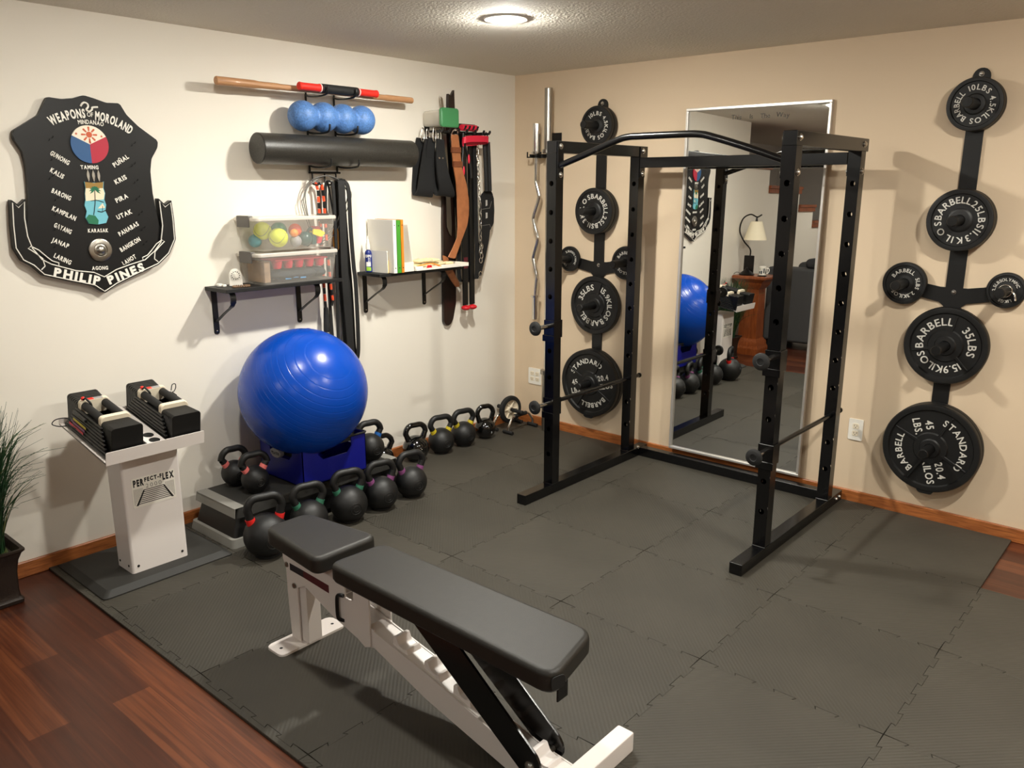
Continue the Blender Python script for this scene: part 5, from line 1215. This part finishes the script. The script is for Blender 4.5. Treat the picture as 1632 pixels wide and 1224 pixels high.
# ------------------------------------------------------------------ ab wheel and push-up bars in the corner
aw = thing('exercise_roller', 'ab roller wheel with black tyre and cream hub resting on the push-up bars', 'ab wheel', (.145, -.215, MT))
wc = V((.145, -.215, MT+.1400)); ax = V((1, -.10, 0)).normalized()
b = B(); b.lathe([(.070, -.018), (.084, -.019), (.094, -.014), (.098, -.006), (.098, .006), (.094, .014), (.084, .019), (.070, .018), (.068, .010), (.068, -.010), (.070, -.018)], wc, ax, 48); part('tyre', b, 'rubber', aw)
b = B(); b.lathe([(.066, -.012), (.070, -.012), (.070, .012), (.066, .012), (.062, .003), (.03, .002), (.024, .014), (.016, .016), (.016, -.016), (.024, -.014), (.03, -.002), (.062, -.003), (.066, -.012)], wc, ax, 40)
sdv = ax.cross(V((0, 0, 1))).normalized()
for k in range(6):
    a = 2*PI*k/6; d = sdv*math.cos(a)+V((0, 0, 1))*math.sin(a); b.tube([wc+d*.02+ax*.004, wc+d*.064+ax*.004], .0065, 8)
part('hub', b, 'cream plastic', aw)
for s in (-1, 1):
    b = B(); b.lathe([(.009, .016), (.009, .03), (.0135, .032), (.0135, .118), (.015, .121), (.012, .126), (0, .127)], wc, ax*s, 16); part('grip', b, 'rubber', aw)
def pushup(xa, lab, xh):
    t = thing('push_up_bar', lab, 'push-up bar', (xa, -.2, MT), group='chrome push-up bars in the corner')
    for y in (-.325, -.062):
        b = B(); b.cyl((xa-.045, y, MT+.0125), (xa+.045, y-.006, MT+.0125), .0125, n=16, bev=.002); part('foot', b, 'rubber', t)
    b = B(); b.tube(cat_rom([V((xa, -.325, MT+.022)), V((xa+.002, -.318, MT+.055)), V((xh, -.285, MT+.10)), V((xh, -.25, MT+.112)), V((xh, -.19, MT+.113)), V((xh, -.13, MT+.112)), V((xh, -.10, MT+.10)), V((xa+.002, -.069, MT+.055)), V((xa, -.062, MT+.022))], 5), .0085, 12); part('chrome_arch', b, 'chrome', t, 60)
    b = B(); b.cyl((xh, -.255, MT+.1125), (xh, -.13, MT+.1125), .0135, n=16, bev=.002); part('grip', b, 'rubber', t)
pushup(.085, 'chrome push-up bar with black grip, the one nearer the white wall', .092)
pushup(.225, 'chrome push-up bar with black grip, the one further from the white wall', .222)
# ------------------------------------------------------------------ adjustable bench
bn = thing('weight_bench', 'adjustable bench with black pads and white frame in the foreground', 'weight bench', (2.0, -2.80, MT))
YC = -2.795
def XZ(y): return frame((0, y, 0), (1, 0, 0), (0, 0, 1))            # polygons in (x, z), thickness towards -y
def pad(poly, z0, z1, r, name, bev):
    b = B(); pr = rpoly(poly, r, 6); n = len(pr); cx = sum(p[0] for p in pr)/n; cy = sum(p[1] for p in pr)/n
    def ins(d): return inset(pr, d)
    a2 = sum(pr[i-1][0]*pr[i][1]-pr[i][0]*pr[i-1][1] for i in range(n)); sg = 1 if a2 > 0 else -1
    rs = []
    for d, z in ((bev*.9, z0), (bev*.3, z0+bev*.25), (0, z0+bev*.8), (0, z1-bev), (bev*.12, z1-bev*.5), (bev*.45, z1-bev*.14), (bev, z1), ): rs.append([(p[0], p[1], z) for p in ins(sg*d)] if d else [(p[0], p[1], z) for p in pr])
    b.rings(rs); return part(name, b, 'vinyl', bn, 50)
pad([(1.285, YC-.092), (1.285, YC+.100), (1.655, YC+.145), (1.655, YC-.128)], .400, .466, [.05, .05, .045, .045], 'seat_pad', .018)
bp = pad([(1.700, YC-.113), (1.715, YC+.118), (2.615, YC+.128), (2.672, YC-.128)], .398, .466, [.045, .05, .05, .06], 'back_pad', .018)
b = B(); b.prism(rrect(-.022, .022, -.02, .018, .012), .002, frame((2.662, YC-.098, .434), (.28, .96, 0), (0, 0, 1)) @ Mx.Translation((0, 0, .0005)), .0005, 1); part('worn_patch', b, 'rubber', bp)
b = B()
b.prism(rrect(1.33, 1.432, YC-.145, YC+.145, .022, 5), .009, Mx.Translation((0, 0, MT)), .002, 1)
ft_ = part('rear_foot', b, 'white enamel', bn)
for y in (YC-.115, YC+.115):
    b = B(); b.lathe([(.0065, 0), (.0055, .0006), (0, .0007)], (1.385, y, MT+.009), n=12); part('foot_hole', b, 'printed black', ft_)
yN, yF = YC-.035, YC+.035
b = B(); b.box(1.382, 1.440, YC-.030, YC+.030, MT+.009, .270, .003); b.prism([(1.335, .325), (1.335, .20), (1.345, MT+.009), (1.400, MT+.009), (1.400, .24), (1.46, .27), (1.46, .325)], .006, XZ(yN+.0015)); b.prism([(1.335, .325), (1.335, .20), (1.345, MT+.009), (1.400, MT+.009), (1.400, .24), (1.46, .27), (1.46, .325)], .006, XZ(yF+.0045)); part('rear_post', b, 'white enamel', bn)
SEATB = [(1.322, .402), (1.322, .335), (1.34, .300), (1.665, .268), (1.665, .402)]
MAIN = [(1.338, .312), (1.338, .282), (1.46, .262), (1.612, .206), (1.80, .160), (1.84, .172), (1.84, .236), (1.66, .270)]
SIDE = [(1.662, .400), (1.662, .225), (1.80, .162), (1.828, .175), (1.828, .352), (1.79, .380), (1.745, .384), (1.745, .312), (1.70, .312), (1.70, .390)]
b = B()
for y, s in ((yN, 0), (yF+.006, 0)): b.prism(SEATB, .006, XZ(y-.001)); b.prism(MAIN, .006, XZ(y))
b.box(1.345, 1.66, yN, yF, .395, .401); b.box(1.34, 1.66, yN, yF, .296, .300)
part('seat_frame', b, 'white enamel', bn)
b = B(); b.prism(SIDE, .006, XZ(yN-.008)); b.prism(SIDE, .006, XZ(yF+.014)); part('hinge_plate', b, 'white enamel', bn)
b = B(); b.prism([(1.365, .330), (1.365, .303), (1.45, .300), (1.45, .327)], .001, XZ(yN-.0072)); bd = part('badge', b, 'badge dark', bn, label='dark sticker stripe')
b = B(); b.prism([(1.45, .327), (1.45, .300), (1.60, .290), (1.60, .320)], .001, XZ(yN-.0072)); part('badge_panel', b, 'badge maroon', bd)
b = B(); [b.lathe([(.011, 0), (.010, .004), (0, .007)], (x, yN-.007, z), (0, -1, 0), 14) for x, z in ((1.345, .318), (1.385, .245))]; part('frame_bolts', b, 'steel', bn)
b = B(); b.tube(cat_rom([V((1.700, yN-.02, .320)), V((1.680, yN-.024, .318)), V((1.668, yN-.024, .30)), V((1.668, yN-.024, .235)), V((1.676, yN-.02, .222)), V((1.69, yN-.012, .220))], 4), .0065, 8); part('pull_pin', b, 'black satin', bn)
SPINE = [(1.80, .240), (1.80, .160), (1.84, .172), (2.09, .092), (2.43, MT+.004), (2.62, MT+.004), (2.62, .075), (2.50, .086), (2.40, .108), (2.09, .184)]
b = B(); b.prism(SPINE, .005, XZ(yN-.002)); b.prism(SPINE, .005, XZ(yF+.007))
b.prism([(1.80, .236), (1.80, .228), (2.09, .176), (2.40, .100), (2.62, .068), (2.62, .075), (2.50, .086), (2.40, .108), (2.09, .184)], .07, XZ(yF))
b.prism([(1.84, .176), (1.84, .172), (2.09, .092), (2.43, MT+.004), (2.62, MT+.004), (2.62, MT+.008), (2.43, MT+.009), (2.09, .097)], .07, XZ(yF))
part('spine', b, 'white enamel', bn)
for x, z in ((1.955, .207), (2.105, .180), (2.235, .150), (2.36, .116), (2.545, .080)):
    b = B(); b.prism(rpoly([(x-.035, z-.004), (x-.032, z+.036), (x-.016, z+.038), (x-.004, z+.012), (x+.020, z+.006), (x+.034, z+.012), (x+.042, z-.012)], .004, 2), .058, XZ(YC+.029), .001, 1); part('ladder_notch', b, 'white enamel', bn)
ARM = [(1.985, .402), (2.19, .402), (2.565, .125), (2.575, .085), (2.55, .050), (2.515, .046)]
for y in (yN-.014, yF+.022):
    b = B(); b.prism(rpoly(ARM, [0, 0, .02, .025, .02, .02], 4), .008, XZ(y), .0015, 1); part('support_arm', b, 'black gloss', bn)
b = B(); b.box(1.985, 2.62, yN-.014, yF+.014, .388, .3985, .002); part('pad_rail', b, 'black gloss', bn)
b = B(); b.cyl((2.535, yN-.030, .085), (2.535, yF+.026, .085), .010, n=14); bolt(b, (2.535, yN-.022, .085), (0, -1, 0), .014); part('pivot_bolt', b, 'steel', bn)
b = B(); b.box(2.628, 2.633, YC-.060, YC-.015, .338, .402, .001, 1); part('stop_tab', b, 'black gloss', bn)
b = B(); b.box(2.612, 2.670, YC-.275, YC+.275, MT, MT+.066, .006); part('front_foot', b, 'white enamel', bn)

# ------------------------------------------------------------------ potted grass plant
mat('pot bronze', (44, 34, 27), .45, .3, bump=(40, .5, .004)); mat('moss', (74, 84, 34), .95, bump=(150, 1, .01))
pp = thing('potted_grass', 'tall grassy potted plant in a dark flared pot at the left edge', 'potted plant', (.158, -3.488, 0))
b = B(); px, py = .158, -3.488
def sqr(h, z, r=.012): return [(p[0], p[1], z) for p in rrect(px-h, px+h, py-h, py+h, r, 3)]
b.rings([sqr(.080, .0), sqr(.095, .004), sqr(.097, .018), sqr(.088, .030), sqr(.086, .06), sqr(.088, .14), sqr(.096, .19), sqr(.108, .222), sqr(.118, .232), sqr(.118, .240), sqr(.104, .240), sqr(.096, .225), sqr(.09, .21)])
part('pot', b, 'pot bronze', pp)
b = B(); b.lathe([(.0, .0), (.088, 0), (.08, .014), (.04, .026), (0, .028)], (px, py, .205), n=24); part('moss', b, 'moss', pp)
mat('grass green', (30, 66, 34), .55, vary=(14, .35)); mat('grass tip', (118, 120, 72), .6)
rg = random.Random(11)
for nm, mt, N in (('grass_blades', 'grass green', 900), ('dry_blades', 'grass tip', 36)):
    b = B()
    for k in range(N):
        a = rg.uniform(0, 2*PI); r0 = .075*math.sqrt(rg.random()); p = V((px+r0*math.cos(a), py+r0*math.sin(a), .215))
        tall = rg.random() < .45; ln = rg.uniform(.45, .63) if tall else rg.uniform(.28, .50); sp = rg.uniform(.005, .12); dr = (rg.uniform(0, 1)**6)*.20
        a2 = a+rg.uniform(-.7, .7); dx, dy = math.cos(a2), math.sin(a2); pts = []; wd = []
        for i in range(7):
            t = i/6; q = p+V((.035*t*t, 0, 0))+V((dx, dy, 0))*(sp*t**1.5+dr*t**4)+V((0, 0, ln*t-dr*1.1*ln*t**5)); q.x = max(q.x, .006); q.y = max(q.y, -3.79); pts.append(q); wd.append(0.0085*(1-t)**.5*(.5+.5*rg.random())+.0007)
        b.strip(pts, (-dy, dx, .15), wd, .0008)
    part(nm, b, mt, pp, 60)

# ------------------------------------------------------------------ things seen only in the mirror
ped = thing('pedestal_table', 'brown wooden pedestal table by the end of the white wall, seen in the mirror', 'side table', (.205, -3.985, 0))
cx, cy = .205, -3.985
def sq(h, z): return [(cx-h, cy-h, z), (cx+h, cy-h, z), (cx+h, cy+h, z), (cx-h, cy+h, z)]
b = B(); b.rings([sq(.150, 0), sq(.150, .06), sq(.142, .075), sq(.130, .10), sq(.128, .13), sq(.112, .15), sq(.102, .17)]); part('base', b, 'pedestal wood', ped)
b = B(); b.rings([sq(.100, .17), sq(.090, .69), sq(.092, .695), sq(.105, .71)]); part('column', b, 'pedestal wood', ped)
b = B(); b.rings([sq(.105, .71), sq(.125, .74), sq(.13, .765), sq(.165, .795), sq(.180, .806), sq(.180, .826), sq(.172, .836)]); part('table_top', b, 'pedestal wood', ped)
mat('lamp bronze', (28, 24, 22), .4, .5); mat('shade', (236, 226, 200), .8)
LT = Mx.Translation((-.035, -.115, .054))
def mv(b):
    for v in b.bm.verts: v.co = LT @ v.co
    return b
lp = thing('table_lamp', 'arched dark metal lamp with cream shade on the pedestal table, seen in the mirror', 'lamp', (.18, -3.80, .782))
b = B(); b.box(.12, .225, -3.86, -3.83, .783, .985, .006); b.lathe([(0, 0), (.075, .001), (.08, .01), (.05, .035), (.02, .06), (.012, .08)], (.175, -3.80, .783), n=24); part('base', mv(b), 'lamp bronze', lp)
b = B(); b.tube(cat_rom([V((.18, -3.845, .975)), V((.175, -3.845, 1.05)), V((.10, -3.845, 1.13)), V((.045, -3.845, 1.24)), V((.07, -3.845, 1.36)), V((.15, -3.845, 1.41)), V((.225, -3.845, 1.385)), V((.275, -3.845, 1.41))], 6), .0075, 10); part('arched_arm', mv(b), 'lamp bronze', lp)
b = B(); b.tube([V((.222, -3.845, 1.388)), V((.222, -3.845, 1.34))], [.006, .014], 10); part('hanger', mv(b), 'lamp bronze', lp)
b = B(); b.lathe([(.118, 0), (.058, .19), (.055, .19), (.115, 0), (.118, 0)], (.222, -3.845, 1.150), n=36); part('lamp_shade', mv(b), 'shade', lp)
b = B(); b.tube(cat_rom([V((.10, -3.84, .79)), V((.05, -3.80, .80)), V((.012, -3.78, .70)), V((.012, -3.80, .3)), V((.03, -3.82, .05))], 5), .003, 6); part('cord', mv(b), 'printed black', lp)
mg = thing('mug', 'white mug with a dark picture on a coaster by the lamp, seen in the mirror', 'mug', (.36, -3.78, .782))
b = B(); b.lathe([(0, 0), (.047, .001), (.047, .007), (0, .008)], (.355, -3.775, .783), n=24); part('coaster', mv(b), 'lamp bronze', mg)
b = B(); b.lathe([(0, 0), (.034, .001), (.038, .006), (.039, .093), (.036, .095), (.035, .09), (.034, .01), (0, .009)], (.355, -3.775, .7915), n=28); mb = part('cup', mv(b), 'white plastic', mg)
b = B(); b.tube(cat_rom([V((.388, -3.79, .866)), V((.412, -3.80, .862)), V((.416, -3.80, .838)), V((.404, -3.797, .815)), V((.388, -3.79, .812))], 5), .005, 8); part('handle', mv(b), 'white plastic', mg)
mat('mug print', (62, 70, 76), .5)
b = B()
for u0, u1, z0, z1 in ((-.05, -.028, .018, .07), (-.02, -.006, .025, .075), (.004, .02, .018, .05), (.004, .03, .056, .076), (.026, .04, .02, .045)): wrap(b, [(u0, z0), (u1, z0), (u1, z1), (u0, z1)], .0392, (.355, -3.775, .7915), R(65))
part('printed_picture', mv(b), 'mug print', mb)
mat('sofa fabric', (66, 66, 67), .9, bump=(250, .4, .002)); mat('sofa seam', (44, 44, 47), .9)
so = thing('sofa', 'dark grey sofa with its back to the gym, seen in the mirror', 'sofa', (1.2, -4.8, 0))
b = B(); b.box(.16, 2.35, -5.22, -4.45, .085, .44, .03, 3); part('base', b, 'sofa fabric', so)
b = B(); b.box(.16, 2.35, -4.66, -4.42, .085, .90, .035, 3); part('back_frame', b, 'sofa fabric', so)
for k in range(3):
    b = B(); b.box(.40+.58*k, .97+.58*k, -4.93, -4.665, .46, .95, .06, 4); part('back_cushion', b, 'sofa fabric', so)
    b = B(); b.box(.40+.58*k, .97+.58*k, -5.24, -4.67, .44, .57, .04, 3); part('seat_cushion', b, 'sofa fabric', so)
for x0 in (.15, 2.15):
    b = B(); b.box(x0, x0+.22, -5.22, -4.44, .085, .66, .05, 3); part('arm', b, 'sofa fabric', so)
for x in (.22, 2.28):
    for y in (-5.16, -4.50):
        b = B(); b.box(x-.03, x+.03, y-.03, y+.03, 0, .084, .004); part('leg', b, 'printed black', so)
b = B(); b.box(-.24, .24, -.10, .10, -.055, .055, .05, 4, M=Mx.Translation((.80, -4.535, .960)) @ Mx.Rotation(R(-3), 4, 'Y')); solo('throw_pillow', b, 'sofa seam', 'dark slate throw pillow lying on the sofa back, seen in the mirror', 'pillow', (.80, -4.535, .905), smooth=60)
